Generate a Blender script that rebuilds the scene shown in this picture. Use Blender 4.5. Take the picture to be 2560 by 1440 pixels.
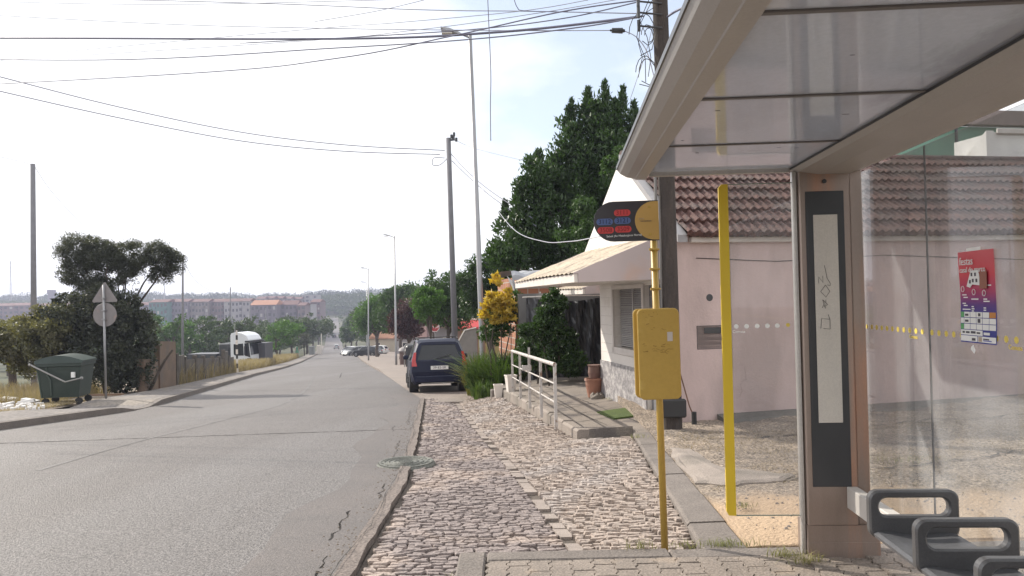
import bpy, math, random
import numpy as np
from mathutils import Vector, Matrix
random.seed(7); RNG = np.random.default_rng(7)
R = math.radians
for o in list(bpy.data.objects): bpy.data.objects.remove(o)
SC = bpy.context.scene; COL = SC.collection
# ---------------------------------------------------------------- camera
F = 1900.0; PITCH = R(0.9); ROLL = R(1.25); CAMZ = 1.6
_f = Vector((0, math.cos(PITCH), math.sin(PITCH))); _r0 = Vector((1, 0, 0)); _u0 = Vector((0, -math.sin(PITCH), math.cos(PITCH)))
_r = _r0*math.cos(ROLL) - _u0*math.sin(ROLL); _u = _r0*math.sin(ROLL) + _u0*math.cos(ROLL)
cd = bpy.data.cameras.new('camera'); cam = bpy.data.objects.new('camera', cd); COL.objects.link(cam)
cd.sensor_width = 36; cd.lens = F/2560*36; cd.clip_start = .05; cd.clip_end = 6000
M = Matrix((_r, _u, -_f)).transposed().to_4x4(); M.translation = Vector((0, 0, CAMZ)); cam.matrix_world = M
SC.camera = cam
def ray(px, py): return _f + _r*((px-1280)/F) + _u*((720-py)/F)
def at(px, py, d):
    v = ray(px, py); v = v*(d/v.y); return Vector((0, 0, CAMZ)) + v
def gz(px, py, z):
    v = ray(px, py); return Vector((0, 0, CAMZ)) + v*((z-CAMZ)/v.z)
# ---------------------------------------------------------------- light
SUNV = Vector((-1.167, .80, 1.0)).normalized()
EL = math.asin(SUNV.z); AZ = math.atan2(SUNV.x, SUNV.y)
ld = bpy.data.lights.new('sun', 'SUN'); sun = bpy.data.objects.new('sun', ld); COL.objects.link(sun)
ld.energy = 3.5; ld.angle = R(.6); ld.color = (1, .93, .82)
sun.rotation_euler = (-SUNV).to_track_quat('-Z', 'Y').to_euler()
W = bpy.data.worlds.new('World'); SC.world = W; W.use_nodes = True
nt = W.node_tree; nt.nodes.clear()
def wn(t, **k):
    n = nt.nodes.new(t)
    for a, b in k.items(): setattr(n, a, b)
    return n
sky = wn('ShaderNodeTexSky', sky_type='NISHITA', sun_disc=False, sun_elevation=EL, sun_rotation=AZ)
sky.air_density = 1.0; sky.dust_density = 1.5; sky.ozone_density = 2.0
bg1 = wn('ShaderNodeBackground'); bg1.inputs['Strength'].default_value = .125
bg2 = wn('ShaderNodeBackground'); bg2.inputs['Color'].default_value = (.97, .98, 1, 1); bg2.inputs['Strength'].default_value = .90
mixw = wn('ShaderNodeMixShader'); out = wn('ShaderNodeOutputWorld'); tc = wn('ShaderNodeTexCoord')
# thin bright cloud almost everywhere, opening to pale blue high over the road and house
blue = wn('ShaderNodeVectorMath', operation='DOT_PRODUCT'); d0 = ray(1440, 10).normalized(); blue.inputs[1].default_value = tuple(d0)
nz = wn('ShaderNodeTexNoise'); nz.inputs['Scale'].default_value = 3.2; nz.inputs['Detail'].default_value = 7; nz.inputs['Roughness'].default_value = .55
nmap = wn('ShaderNodeMapping'); nmap.inputs['Scale'].default_value = (1, 1, 2.2); nmap.inputs['Location'].default_value = (.35, .1, .2)
r1 = wn('ShaderNodeMapRange'); r1.inputs['From Min'].default_value = .935; r1.inputs['From Max'].default_value = 1.0
add = wn('ShaderNodeMath', operation='MULTIPLY_ADD'); add.inputs[1].default_value = 1.6; 
r2 = wn('ShaderNodeMapRange'); r2.inputs['From Min'].default_value = 1.22; r2.inputs['From Max'].default_value = 1.66
r2.inputs['To Min'].default_value = 1.0; r2.inputs['To Max'].default_value = .36
L = nt.links.new
L(tc.outputs['Generated'], blue.inputs[0]); L(tc.outputs['Generated'], nmap.inputs['Vector']); L(nmap.outputs[0], nz.inputs['Vector'])
L(blue.outputs['Value'], r1.inputs['Value']); L(nz.outputs['Fac'], add.inputs[0]); L(r1.outputs[0], add.inputs[2]); L(add.outputs[0], r2.inputs['Value'])
L(sky.outputs[0], bg1.inputs['Color']); L(r2.outputs[0], mixw.inputs['Fac']); L(bg1.outputs[0], mixw.inputs[1]); L(bg2.outputs[0], mixw.inputs[2])
L(mixw.outputs[0], out.inputs['Surface'])
SC.view_settings.view_transform = 'Standard'; SC.view_settings.look = 'None'; SC.view_settings.exposure = 0.6; SC.view_settings.gamma = 1
SC.cycles.volume_bounces = 0; SC.cycles.max_bounces = 8; SC.cycles.transparent_max_bounces = 24
# ---------------------------------------------------------------- materials
_m = {}
def mat(name, c1, c2=None, rough=.8, scale=4, bump=0, bscale=60, metal=0, spec=.5, speck=0, sscale=120, coat=0, c3=None, s3=.7, t3=.5, stretch=None, sharp=.25, st3=None):
    """procedural surface: large mottling c1..c2, patches of c3, fine speckle, bump"""
    if name in _m: return _m[name]
    m = bpy.data.materials.new(name); m.use_nodes = True; n = m.node_tree; n.nodes.clear(); l = n.links.new
    o = n.nodes.new('ShaderNodeOutputMaterial'); b = n.nodes.new('ShaderNodeBsdfPrincipled'); l(b.outputs[0], o.inputs[0])
    b.inputs['Roughness'].default_value = rough; b.inputs['Metallic'].default_value = metal; b.inputs['Specular IOR Level'].default_value = spec
    b.inputs['Coat Weight'].default_value = coat
    tc = n.nodes.new('ShaderNodeTexCoord'); src = tc.outputs['Object']
    if stretch:
        mp = n.nodes.new('ShaderNodeMapping'); mp.inputs['Scale'].default_value = stretch; l(src, mp.inputs[0]); src = mp.outputs[0]
    if c2 is None: c2 = tuple(v*.8 for v in c1)
    src3 = src
    if st3:
        mp = n.nodes.new('ShaderNodeMapping'); mp.inputs['Scale'].default_value = st3; mp.inputs['Rotation'].default_value = (0, 0, R(-12)); l(src, mp.inputs[0]); src3 = mp.outputs[0]
    def noise(sc, det=5, ro=.55, src=src):
        t = n.nodes.new('ShaderNodeTexNoise'); t.inputs['Scale'].default_value = sc; t.inputs['Detail'].default_value = det; t.inputs['Roughness'].default_value = ro
        l(src, t.inputs['Vector']); return t.outputs['Fac']
    def rng(v, a, c):
        t = n.nodes.new('ShaderNodeMapRange'); t.inputs['From Min'].default_value = a; t.inputs['From Max'].default_value = c; l(v, t.inputs['Value']); return t.outputs[0]
    def mix(f, a, c):
        t = n.nodes.new('ShaderNodeMix'); t.data_type = 'RGBA'
        l(f, t.inputs[0])
        for i, v in ((6, a), (7, c)):
            if isinstance(v, tuple): t.inputs[i].default_value = (*v, 1)
            else: l(v, t.inputs[i])
        return t.outputs[2]
    nf = noise(scale); col = mix(rng(nf, .5-sharp, .5+sharp), c1, c2)
    if c3: col = mix(rng(noise(s3, 6, .55, src3), t3-.04, t3+.08), col, c3)
    if speck:
        t = n.nodes.new('ShaderNodeMix'); t.data_type = 'RGBA'; t.blend_type = 'MULTIPLY'; t.inputs[0].default_value = 1
        sp = n.nodes.new('ShaderNodeMapRange'); sp.inputs['From Min'].default_value = .3; sp.inputs['From Max'].default_value = .7
        sp.inputs['To Min'].default_value = 1-speck; sp.inputs['To Max'].default_value = 1+speck; l(noise(sscale, 2), sp.inputs['Value'])
        l(col, t.inputs[6]); l(sp.outputs[0], t.inputs[7]); col = t.outputs[2]
    l(col, b.inputs['Base Color'])
    if bump:
        bp = n.nodes.new('ShaderNodeBump'); bp.inputs['Strength'].default_value = min(1, bump); bp.inputs['Distance'].default_value = .02*max(1, bump)
        l(noise(bscale, 4), bp.inputs['Height']); l(bp.outputs[0], b.inputs['Normal'])
    _m[name] = m; return m
def leafmat(name, c1, c2, scale=1.2, trans=.25, rough=.55):
    if name in _m: return _m[name]
    m = mat(name, c1, c2, rough=rough, scale=scale, spec=.4, speck=.35, sscale=9); n = m.node_tree; l = n.links.new
    b = [x for x in n.nodes if x.type == 'BSDF_PRINCIPLED'][0]; o = [x for x in n.nodes if x.type == 'OUTPUT_MATERIAL'][0]
    t = n.nodes.new('ShaderNodeBsdfTranslucent'); mx = n.nodes.new('ShaderNodeMixShader'); mx.inputs[0].default_value = trans
    t.inputs['Color'].default_value = (min(1, c1[0]*2.2), min(1, c1[1]*2.2), c1[2]*.9, 1)
    l(b.outputs[0], mx.inputs[1]); l(t.outputs[0], mx.inputs[2]); l(mx.outputs[0], o.inputs[0]); return m
def glassmat(name, tint=(.93, .96, .95), refl=.5, rough=.0, dirt=.0, ior=1.5):
    """thin sheet glass: clear, with fresnel reflection and a grey film for dirt and veiling reflection"""
    if name in _m: return _m[name]
    m = bpy.data.materials.new(name); m.use_nodes = True; n = m.node_tree; n.nodes.clear(); l = n.links.new
    o = n.nodes.new('ShaderNodeOutputMaterial'); tr = n.nodes.new('ShaderNodeBsdfTransparent'); tr.inputs[0].default_value = (*tint, 1)
    gl = n.nodes.new('ShaderNodeBsdfGlossy'); gl.inputs['Roughness'].default_value = rough
    geo = n.nodes.new('ShaderNodeNewGeometry'); dp = n.nodes.new('ShaderNodeVectorMath'); dp.operation = 'DOT_PRODUCT'; l(geo.outputs['Incoming'], dp.inputs[0]); l(geo.outputs['Normal'], dp.inputs[1])
    def mth(op, a, b_=None):
        t = n.nodes.new('ShaderNodeMath'); t.operation = op
        for i, v in enumerate((a, b_)):
            if v is None: continue
            if isinstance(v, (int, float)): t.inputs[i].default_value = v
            else: l(v, t.inputs[i])
        return t.outputs[0]
    sch = mth('MULTIPLY', mth('POWER', mth('SUBTRACT', 1, mth('ABSOLUTE', dp.outputs['Value'])), 5), .96)   # Schlick, the same from either side
    mx = n.nodes.new('ShaderNodeMixShader'); l(mth('ADD', sch, .035), mx.inputs[0]); l(tr.outputs[0], mx.inputs[1]); l(gl.outputs[0], mx.inputs[2])
    df = n.nodes.new('ShaderNodeBsdfDiffuse'); df.inputs[0].default_value = (.58, .58, .6, 1)
    tc = n.nodes.new('ShaderNodeTexCoord'); t = n.nodes.new('ShaderNodeTexNoise'); t.inputs['Scale'].default_value = 3; t.inputs['Detail'].default_value = 8
    l(tc.outputs['Object'], t.inputs['Vector'])
    mr = n.nodes.new('ShaderNodeMapRange'); mr.inputs['From Min'].default_value = .35; mr.inputs['From Max'].default_value = .75; mr.inputs['To Min'].default_value = dirt*.5; mr.inputs['To Max'].default_value = dirt*1.6
    l(t.outputs['Fac'], mr.inputs['Value'])
    m2 = n.nodes.new('ShaderNodeMixShader'); l(mr.outputs[0], m2.inputs[0]); l(mx.outputs[0], m2.inputs[1]); l(df.outputs[0], m2.inputs[2])
    l(m2.outputs[0], o.inputs[0]); _m[name] = m; return m
# ---------------------------------------------------------------- mesh helpers
def nameok(n): return n
def link(name, me, m, parent=None, label=None, cat=None, group=None, kind=None):
    o = bpy.data.objects.new(name, me); COL.objects.link(o)
    if m is not None:
        for x in (m if isinstance(m, (list, tuple)) else [m]): me.materials.append(x)
    if parent is not None:
        o.parent = parent
        if parent.get('_w'): o.matrix_parent_inverse = Matrix.Translation(-parent.location)
    tag(o, label, cat, group, kind); return o
def tag(o, label=None, cat=None, group=None, kind=None):
    if label: o['label'] = label
    if cat: o['category'] = cat
    if group: o['group'] = group
    if kind: o['kind'] = kind
    return o
def thing(name, label, cat, loc=(0, 0, 0), rz=0, group=None, world=False, kind=None):
    """Empty at a thing's base; with world=True its parts are given in world coordinates"""
    o = bpy.data.objects.new(name, None); COL.objects.link(o); o.location = loc; o.rotation_euler = (0, 0, rz); o.empty_display_size = .1
    if world: o['_w'] = 1
    return tag(o, label, cat, group, kind)
def dup(o, loc=None, rz=None, label=None, parent=None, swap=None):
    c = o.copy(); COL.objects.link(c); c.parent = parent
    if loc is not None: c.location = loc
    if rz is not None: c.rotation_euler = (0, 0, rz)
    if label: c['label'] = label
    if swap and c.type == 'MESH' and c.data.materials and c.data.materials[0].name in swap:
        c.data = c.data.copy(); c.data.materials[0] = swap[c.data.materials[0].name]
    for ch in o.children: dup(ch, parent=c, swap=swap)
    return c
class MB:
    def __init__(s): s.v = []; s.f = []; s.mi = []; s.cur = 0
    def add(s, vs, fs):
        b = len(s.v); s.v += [tuple(v) for v in vs]; s.f += [tuple(b+i for i in f) for f in fs]; s.mi += [s.cur]*len(fs); return s
    def quad(s, a, b, c, d): return s.add([a, b, c, d], [(0, 1, 2, 3)])
    def poly(s, pts): return s.add(pts, [tuple(range(len(pts)))])
    def box(s, x0, x1, y0, y1, z0, z1, bev=0):
        if bev:
            b = bev; P = [(x0+b, y0), (x1-b, y0), (x1, y0+b), (x1, y1-b), (x1-b, y1), (x0+b, y1), (x0, y1-b), (x0, y0+b)]
            Q = [(min(max(x, x0+b), x1-b), min(max(y, y0+b), y1-b)) for x, y in P]
            rings = [[(x, y, z0) for x, y in Q], [(x, y, z0+b) for x, y in P], [(x, y, z1-b) for x, y in P], [(x, y, z1) for x, y in Q]]
            return s.loft(rings)
        return s.add([(x0, y0, z0), (x1, y0, z0), (x1, y1, z0), (x0, y1, z0), (x0, y0, z1), (x1, y0, z1), (x1, y1, z1), (x0, y1, z1)],
                     [(0, 3, 2, 1), (4, 5, 6, 7), (0, 1, 5, 4), (1, 2, 6, 5), (2, 3, 7, 6), (3, 0, 4, 7)])
    def loft(s, rings, caps=True, closed=True):
        n = len(rings[0]); vs = [p for r in rings for p in r]; fs = []
        for i in range(len(rings)-1):
            for j in range(n if closed else n-1):
                k = (j+1) % n; fs.append((i*n+j, i*n+k, (i+1)*n+k, (i+1)*n+j))
        if caps: fs.append(tuple(range(n-1, -1, -1))); fs.append(tuple((len(rings)-1)*n+j for j in range(n)))
        return s.add(vs, fs)
    def tube(s, pts, r, n=8, caps=True):
        pts = [Vector(p) for p in pts]; rs = r if isinstance(r, (list, tuple)) else [r]*len(pts); rings = []; prev = None
        for i, p in enumerate(pts):
            t = (pts[min(i+1, len(pts)-1)] - pts[max(i-1, 0)]).normalized()
            if prev is None: a = t.cross(Vector((0, 0, 1)) if abs(t.z) < .9 else Vector((1, 0, 0))).normalized()
            else: a = (prev - t*prev.dot(t)).normalized()
            prev = a; b = t.cross(a)
            rings.append([p + (a*math.cos(2*math.pi*k/n) + b*math.sin(2*math.pi*k/n))*rs[i] for k in range(n)])
        return s.loft(rings, caps)
    def prism(s, pts, h):
        """pts: planar loop of 3D points, h: extrusion vector"""
        h = Vector(h); a = [Vector(p) for p in pts]; return s.loft([a, [p+h for p in a]])
    def lathe(s, prof, c=(0, 0, 0), n=16):
        return s.loft([[(c[0]+r*math.cos(2*math.pi*k/n), c[1]+r*math.sin(2*math.pi*k/n), c[2]+z) for k in range(n)] for r, z in prof])
    def build(s, name, m, parent=None, smooth=False, **k):
        me = bpy.data.meshes.new(name); me.from_pydata(s.v, [], s.f)
        if any(s.mi): me.polygons.foreach_set('material_index', s.mi)
        if smooth: me.polygons.foreach_set('use_smooth', [True]*len(me.polygons))
        me.update(); o = link(name, me, m, parent, **k)
        if smooth == 'auto': 
            try: me.shade_smooth_by_angle = None
            except Exception: pass
        return o
def npmesh(name, V, Q, smooth=False):
    """V (n,3), Q (m,k) faces"""
    me = bpy.data.meshes.new(name); k = Q.shape[1]
    me.vertices.add(len(V)); me.vertices.foreach_set('co', np.ascontiguousarray(V, dtype=np.float32).ravel())
    me.loops.add(Q.size); me.loops.foreach_set('vertex_index', Q.astype(np.int32).ravel())
    me.polygons.add(len(Q)); me.polygons.foreach_set('loop_start', np.arange(0, Q.size, k, dtype=np.int32)); me.polygons.foreach_set('loop_total', np.full(len(Q), k, dtype=np.int32))
    if smooth: me.polygons.foreach_set('use_smooth', np.ones(len(Q), dtype=bool))
    me.update(calc_edges=True); me.validate(); return me
def rrect(w, h, r, n=5, cx=0, cy=0):
    P = []
    for (sx, sy, a0) in ((1, -1, -90), (1, 1, 0), (-1, 1, 90), (-1, -1, 180)):
        for k in range(n+1):
            a = R(a0+90*k/n); P.append((cx+sx*(w/2-r)+r*math.cos(a), cy+sy*(h/2-r)+r*math.sin(a)))
    return P
def text(name, body, size, m, parent, matrix, align='CENTER', ext=.0008, label=None):
    cu = bpy.data.curves.new(name, 'FONT'); cu.body = body; cu.size = size; cu.align_x = align; cu.align_y = 'CENTER'; cu.extrude = ext; cu.resolution_u = 3
    t = bpy.data.objects.new('t', cu); COL.objects.link(t); bpy.context.view_layer.update()
    me = bpy.data.meshes.new_from_object(t.evaluated_get(bpy.context.evaluated_depsgraph_get())); bpy.data.objects.remove(t)
    me.transform(matrix); me.materials.clear(); return link(name, me, m, parent, label=label)
def frameM(o, x, y):
    """matrix taking text plane (x right, y up) to position o with axes x, y"""
    x = Vector(x).normalized(); y = Vector(y).normalized(); z = x.cross(y); m = Matrix((x, y, z)).transposed().to_4x4(); m.translation = Vector(o); return m
def ip(v, tab):
    xs = [t[0] for t in tab]; ys = [t[1] for t in tab]; return float(np.interp(v, xs, ys))
# ---------------------------------------------------------------- lie of the land
PROF = [(-60, .6), (-8, 0), (0, -.08), (5, -.14), (8, -.24), (12, -.45), (23, -1.12), (40, -2.1), (59, -3.34), (83, -4.75), (110, -6.1), (135, -7.35), (200, -10.9), (256, -13.6), (300, -14.9), (347, -13.7), (500, -9.2), (560, -5.5), (700, 1.0), (850, 4.5), (1200, 6), (3000, 8)]
LE = [(-60, -12), (-20, -10.6), (5, -10.2), (11, -9.95), (13.8, -9.4), (17.9, -8.95), (20, -9.25), (27, -10.8), (37, -12.95), (57, -17.4), (135, -34.8), (256, -64), (347, -85.3), (520, -126)]
RE = [(-60, -1.2), (-20, -1.2), (4.8, -1.17), (7.8, -1.23), (10.8, -1.5), (20, -2.47), (40, -6.9), (60, -11.3), (135, -28.2), (256, -57), (347, -78.5), (520, -119.5)]
prof = lambda y: ip(y, PROF); le = lambda y: ip(y, LE); re_ = lambda y: ip(y, RE)
def strip(name, fl, fr, ys, nx, fz, m, kind='structure', label=None, cat='ground', thick=0, **k):
    b = MB(); nx += 1; vs = []
    for y in ys:
        a, c = fl(y), fr(y)
        for i in range(nx): x = a+(c-a)*i/(nx-1); vs.append((x, y, fz(x, y)))
    fs = [(j*nx+i, j*nx+i+1, (j+1)*nx+i+1, (j+1)*nx+i) for j in range(len(ys)-1) for i in range(nx-1)]
    b.add(vs, fs)
    if thick:   # side walls down
        for side in (0, nx-1):
            for j in range(len(ys)-1):
                p, q = vs[j*nx+side], vs[(j+1)*nx+side]; qd = [(p[0], p[1], p[2]-thick), (q[0], q[1], q[2]-thick), q, p]
                b.add(qd if side == nx-1 else qd[::-1], [(0, 1, 2, 3)])
        for j in (0, len(ys)-1):
            for i in range(nx-1):
                p, q = vs[j*nx+i], vs[j*nx+i+1]; b.add([(p[0], p[1], p[2]-thick), (q[0], q[1], q[2]-thick), q, p], [(0, 1, 2, 3)])
    return b.build(name, m, smooth=False, label=label, cat=cat, kind=kind, **k)
def frange(a, b, st):
    n = max(1, int(round((b-a)/st))); return [a+(b-a)*i/n for i in range(n+1)]
# ================================================================ GROUND
m_asph = mat('asphalt', (.102, .09, .085), (.13, .115, .108), rough=.6, scale=.5, speck=.6, sscale=48, bump=.9, bscale=70, c3=(.136, .124, .119), s3=.5, t3=.52, st3=(1, .06, 1), spec=.5)
m_conc = mat('concrete', (.31, .265, .23), (.23, .195, .17), rough=.9, scale=3, speck=.25, sscale=90, bump=.4, bscale=50, c3=(.2, .175, .15), s3=1.3, t3=.54)
m_kerb = mat('kerb_concrete', (.205, .178, .158), (.145, .125, .112), rough=.9, scale=4, speck=.3, sscale=80, bump=.5, bscale=40, c3=(.16, .14, .125), s3=2, t3=.58)
m_dirt = mat('dirt', (.2, .17, .14), (.28, .23, .18), rough=1, scale=2, speck=.4, sscale=40, bump=1, bscale=25)
m_field = mat('field_ground', (.05, .062, .03), (.1, .098, .052), rough=1, scale=.06, speck=.4, sscale=.8, sharp=.15)
m_slab = mat('slab_concrete', (.27, .23, .195), (.18, .152, .13), rough=.9, scale=1.6, speck=.25, sscale=70, bump=.5, bscale=30, c3=(.14, .12, .11), s3=2.2, t3=.56)
# terrain sheet reaching the horizon, with the wooded hill across the valley
def terr(x, y):
    z = prof(y)-.16
    l = le(min(y, 520))
    if y < 560:
        if x < l-3: z -= min(1.0, (l-3-x)*.06)*min(1, max(0, (y-12)/20))*1.2
        z -= .0
    if x > 1.0 and 4 < y < 30: z = min(z, -.35)
    if 360 < y < 760:   # wooded slopes either side of the climbing road
        yr = min(y, 520); off = max(0, le(yr)-6-x, x-re_(yr)-6, (y-532)*.35); z += 7*min(1, off/22)*min(1, (y-360)/110)*min(1, max(0, (760-y)/160))
    z += (2.2*math.sin(x*.011+1)+1.4*math.sin(x*.023+y*.006))*max(0, min(1, (y-520)/250))
    return z
xs = sorted(set(list(np.linspace(-3500, -260, 14)) + list(np.linspace(-240, 100, 86)) + list(np.linspace(-30, 20, 51)) + list(np.linspace(120, 3500, 14))))
ys = sorted(set([p[0] for p in PROF] + [p[0] for p in LE+RE] + list(np.linspace(-60, 60, 61)) + list(np.linspace(60, 560, 64)) + list(np.linspace(580, 1200, 25)) + [1500, 2000, 3000]))
b = MB(); nx = len(xs); b.add([(x, y, terr(x, y)) for y in ys for x in xs], [(j*nx+i, j*nx+i+1, (j+1)*nx+i+1, (j+1)*nx+i) for j in range(len(ys)-1) for i in range(nx-1)])
b.build('terrain', m_field, kind='structure', label='rolling ground of the valley and the wooded hill beyond', cat='ground')
RY = sorted(set([p[0] for p in PROF+LE+RE if -20 <= p[0] <= 520] + frange(-20, 40, 1) + frange(40, 520, 8)))
road = strip('road', le, re_, RY, 10, lambda x, y: prof(y), m_asph, label='grey asphalt road running downhill and up the far hill', cat='road')
# tar seams and cracks across the road
m_crack = mat('crack_tar', (.03, .027, .025), (.055, .05, .046), rough=.9)
def ribbon(pts, w, fz, seed=0, wob=.012, step=.08, dz=.004):
    rr = random.Random(seed); b = MB(); P = []
    for a, c in zip(pts, pts[1:]):
        n = max(2, int((Vector(c)-Vector(a)).length/step))
        for i in range(n): t = i/n; P.append((a[0]+(c[0]-a[0])*t+rr.uniform(-wob, wob), a[1]+(c[1]-a[1])*t+rr.uniform(-wob, wob)))
    P.append(pts[-1]); vs = []
    for i, p in enumerate(P):
        q = P[min(i+1, len(P)-1)]; o = P[max(i-1, 0)]; dx, dy = q[0]-o[0], q[1]-o[1]; l = math.hypot(dx, dy) or 1; nx_, ny_ = -dy/l, dx/l; ww = w*rr.uniform(.35, 1.2)/2
        for s in (-1, 1):
            x, y = p[0]+nx_*ww*s, p[1]+ny_*ww*s; vs.append((x, y, fz(x, y)+dz))
    return vs, [(2*i, 2*i+1, 2*i+3, 2*i+2) for i in range(len(P)-1)]
rz = lambda x, y: prof(y)
b = MB()
b.add(*ribbon([(-1.5, 12.5), (-5, 12.1), (-9.6, 11.5)], .05, rz, 1, wob=.02)); b.add(*ribbon([(-3.5, 25.5), (-6, 25.8), (-9.8, 25.6)], .05, rz, 2, step=.2))
[b.add(*ribbon([(re_(y0)-o_, y0), (re_(y1)-o_-.04, y1)], .022, rz, 3+i, wob=.025)) for i, (y0, y1, o_) in enumerate(((4.2, 5.3, .1), (5.7, 6.6, .2), (7.0, 7.7, .06), (9.2, 11.0, .12), (12.2, 13.1, .3), (13.4, 16.2, .1)))]; b.add(*ribbon([(-9, 50), (-9.5, 42), (-8, 35)], .06, rz, 4, step=.3))
b.add(*ribbon([(-12, 62), (-18.5, 62.4)], .15, rz, 6, step=.4))
b.build('crack', m_crack, road)
# wear: paler worn wheel tracks and a repaired strip
b = MB(); rr = random.Random(71)   # grit and dead leaves gathered along the road edge
for i in range(700):
    y = rr.uniform(4, 18); x = re_(y)-abs(rr.gauss(0, .12))-.01; s = rr.uniform(.003, .011); z = prof(y)+.003; P_ = [(x+s*rr.uniform(.6, 1.3)*math.cos(a_), y+s*rr.uniform(.6, 1.3)*math.sin(a_), z) for a_ in (0, 1.3, 2.6, 3.9, 5.1)]
    b.loft([P_, [(x+(p[0]-x)*.6, y+(p[1]-y)*.6, z+s*.6) for p in P_]])
b.build('road_grit', mat('grit', (.25, .2, .15), (.12, .1, .08), rough=1, scale=20), None, kind='stuff', label='grit and dry bits lying along the right road edge', cat='grit')
m_pale = mat('asphalt_worn', (.128, .109, .1), (.1, .088, .082), rough=.6, scale=1.8, speck=.4, sscale=70, bump=.4, bscale=90)
b = MB(); yy = [y for y in frange(-6, 22, .5)]
vs = []
for y in yy:
    c = re_(y)+.01; w = .62+.12*math.sin(y*1.3)+.06*math.sin(y*3.1)
    vs += [(c-w, y, prof(y)+.004), (c, y, prof(y)+.004)]
b.add(vs, [(2*i, 2*i+1, 2*i+3, 2*i+2) for i in range(len(yy)-1)])
b.build('worn_strip', m_pale, road)
b = MB(); vs = []; yy = frange(9, 90, 1.5)
for y in yy:
    c = (le(y)+re_(y))/2+.1*math.sin(y*.3); w = .035; vs += [(c-w, y, prof(y)+.004), (c+w, y, prof(y)+.004)]
m_old = mat('faded_paint', (.15, .14, .136), (.115, .107, .103), rough=.7, scale=1.5, speck=.4, sscale=50, sharp=.08)
b.add(vs, [(2*i, 2*i+1, 2*i+3, 2*i+2) for i in range(len(yy)-1)]); b.build('centre_line', m_old, road, label='faded, almost worn away centre line')
# right-hand gutter edging (flush concrete band, broken)
edge = strip('kerb', lambda y: re_(y), lambda y: re_(y)+.11+.01*math.sin(y*9), frange(-6, 20, .25), 1, lambda x, y: prof(y)+.022+.008*math.sin(y*5+x*7), mat('old_edging', (.2, .165, .145), (.14, .117, .105), rough=.9, scale=5, speck=.4, sscale=50, bump=.8, bscale=30), thick=.2,
      label='worn flush concrete edging between asphalt and cobbles', cat='kerb')
b = MB(); b.add(*ribbon([(re_(y)+.02+.03*math.sin(y*2.3), y) for y in frange(3, 19.5, .6)], .009, lambda x, y: prof(y)+.034, 9, wob=.008)); b.build('crack', m_crack, edge)
# left kerb and pavement
def kh(y): return .13-.115*math.exp(-((y-18.6)/1.0)**4)
LY = sorted(set(frange(-20, 40, .5)+frange(40, 300, 6)+[p[0] for p in PROF+LE if -20 <= p[0] <= 300]))
strip('kerb', lambda y: le(y)-.15, le, LY, 1, lambda x, y: prof(y)+kh(y), m_kerb, thick=.35, label='raised concrete kerb along the far left side of the road', cat='kerb')
pw = lambda y: ip(y, [(-20, 2.2), (16, 2.1), (21, 1.7), (27, 1.3), (60, 1.3), (300, 1.2)])
m_pave = mat('pavement_blocks', (.2, .178, .165), (.14, .126, .118), rough=.9, scale=2, speck=.35, sscale=12, bump=.4, bscale=14, c3=(.23, .2, .17), s3=.8, t3=.57)
strip('pavement', lambda y: le(y)-.15-pw(y), lambda y: le(y)-.15, LY, 3, lambda x, y: prof(y)+kh(y)+.004, m_pave, thick=.3, label='narrow block pavement along the left side of the road', cat='pavement')
# dirt behind the left pavement
strip('verge', lambda y: le(y)-14, lambda y: le(y)-.15-pw(y), sorted(set(frange(0, 60, 1.0)+[p[0] for p in PROF+LE if 0 <= p[0] <= 60])), 20,
      lambda x, y: prof(y)+.05-.035*max(0, le(y)-2.6-x)+.05*math.sin(x*1.9+y)*math.sin(y*1.3), m_dirt, label='bare dirt and dry litter behind the left pavement', cat='verge')
# right side beyond the parked car: sandy pavement and entrance apron
m_sandy = mat('sandy_pavement', (.27, .225, .195), (.2, .17, .152), rough=.95, scale=1, speck=.3, sscale=25, bump=.4, bscale=25)
RY2 = sorted(set(frange(19, 60, 1)+frange(60, 150, 5)+[p[0] for p in PROF+RE if 19 <= p[0] <= 150]))
strip('pavement', re_, lambda y: re_(y)+ip(y, [(19, 5), (40, 8), (70, 12), (150, 26)]), RY2, 4, lambda x, y: prof(y)+ip(y, [(19, -.03), (24, .0), (38, .02), (44, .12), (150, .12)]), m_sandy, thick=.2,
      label='sandy pavement on the right beyond the parked car', cat='pavement')
# ---------------------------------------------------------------- cobblestone apron
gx = lambda y: ip(y, [(2, .75), (5.4, .45), (8.9, -.05), (13.3, -.7), (20.3, -1.6)])
rx = lambda y: ip(y, [(2, .95), (4.88, 1.2), (9.9, 1.53), (10.55, .86), (17.6, -.28), (20.2, -.5)])
rzz = lambda y: ip(y, [(2, -.1), (5, -.1), (9.9, -.2), (10.55, -.36), (17.6, -.62), (20.2, -.85)])
def cobz(x, y):
    g = gx(y); zl = prof(y)-.005; zg = prof(y)-.085
    if x < g: t = max(0, min(1, (g-x)/max(.05, g-re_(y)-.13))); return zg+(zl-zg)*t**.8
    t = max(0, min(1.1, (x-g)/max(.3, rx(y)-g))); return zg+(max(rzz(y), zg+.02)-zg)*t**.9
m_cob = mat('cobblestone', (.44, .36, .305), (.26, .215, .187), rough=.75, scale=9, speck=.3, sscale=60, bump=.6, bscale=45, c3=(.38, .33, .3), s3=1.1, t3=.54)
m_joint = mat('cobble_joint', (.13, .107, .09), (.08, .066, .056), rough=1, scale=5, speck=.4, sscale=70, bump=.6, bscale=50)
cob = strip('cobblestone_paving', lambda y: re_(y)+.12, lambda y: rx(y)+.05, frange(2.2, 20.2, .2), 14, lambda x, y: cobz(x, y)-.022, m_joint, label='sloping apron of rough limestone cobbles beside the road', cat='cobblestones')
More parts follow.
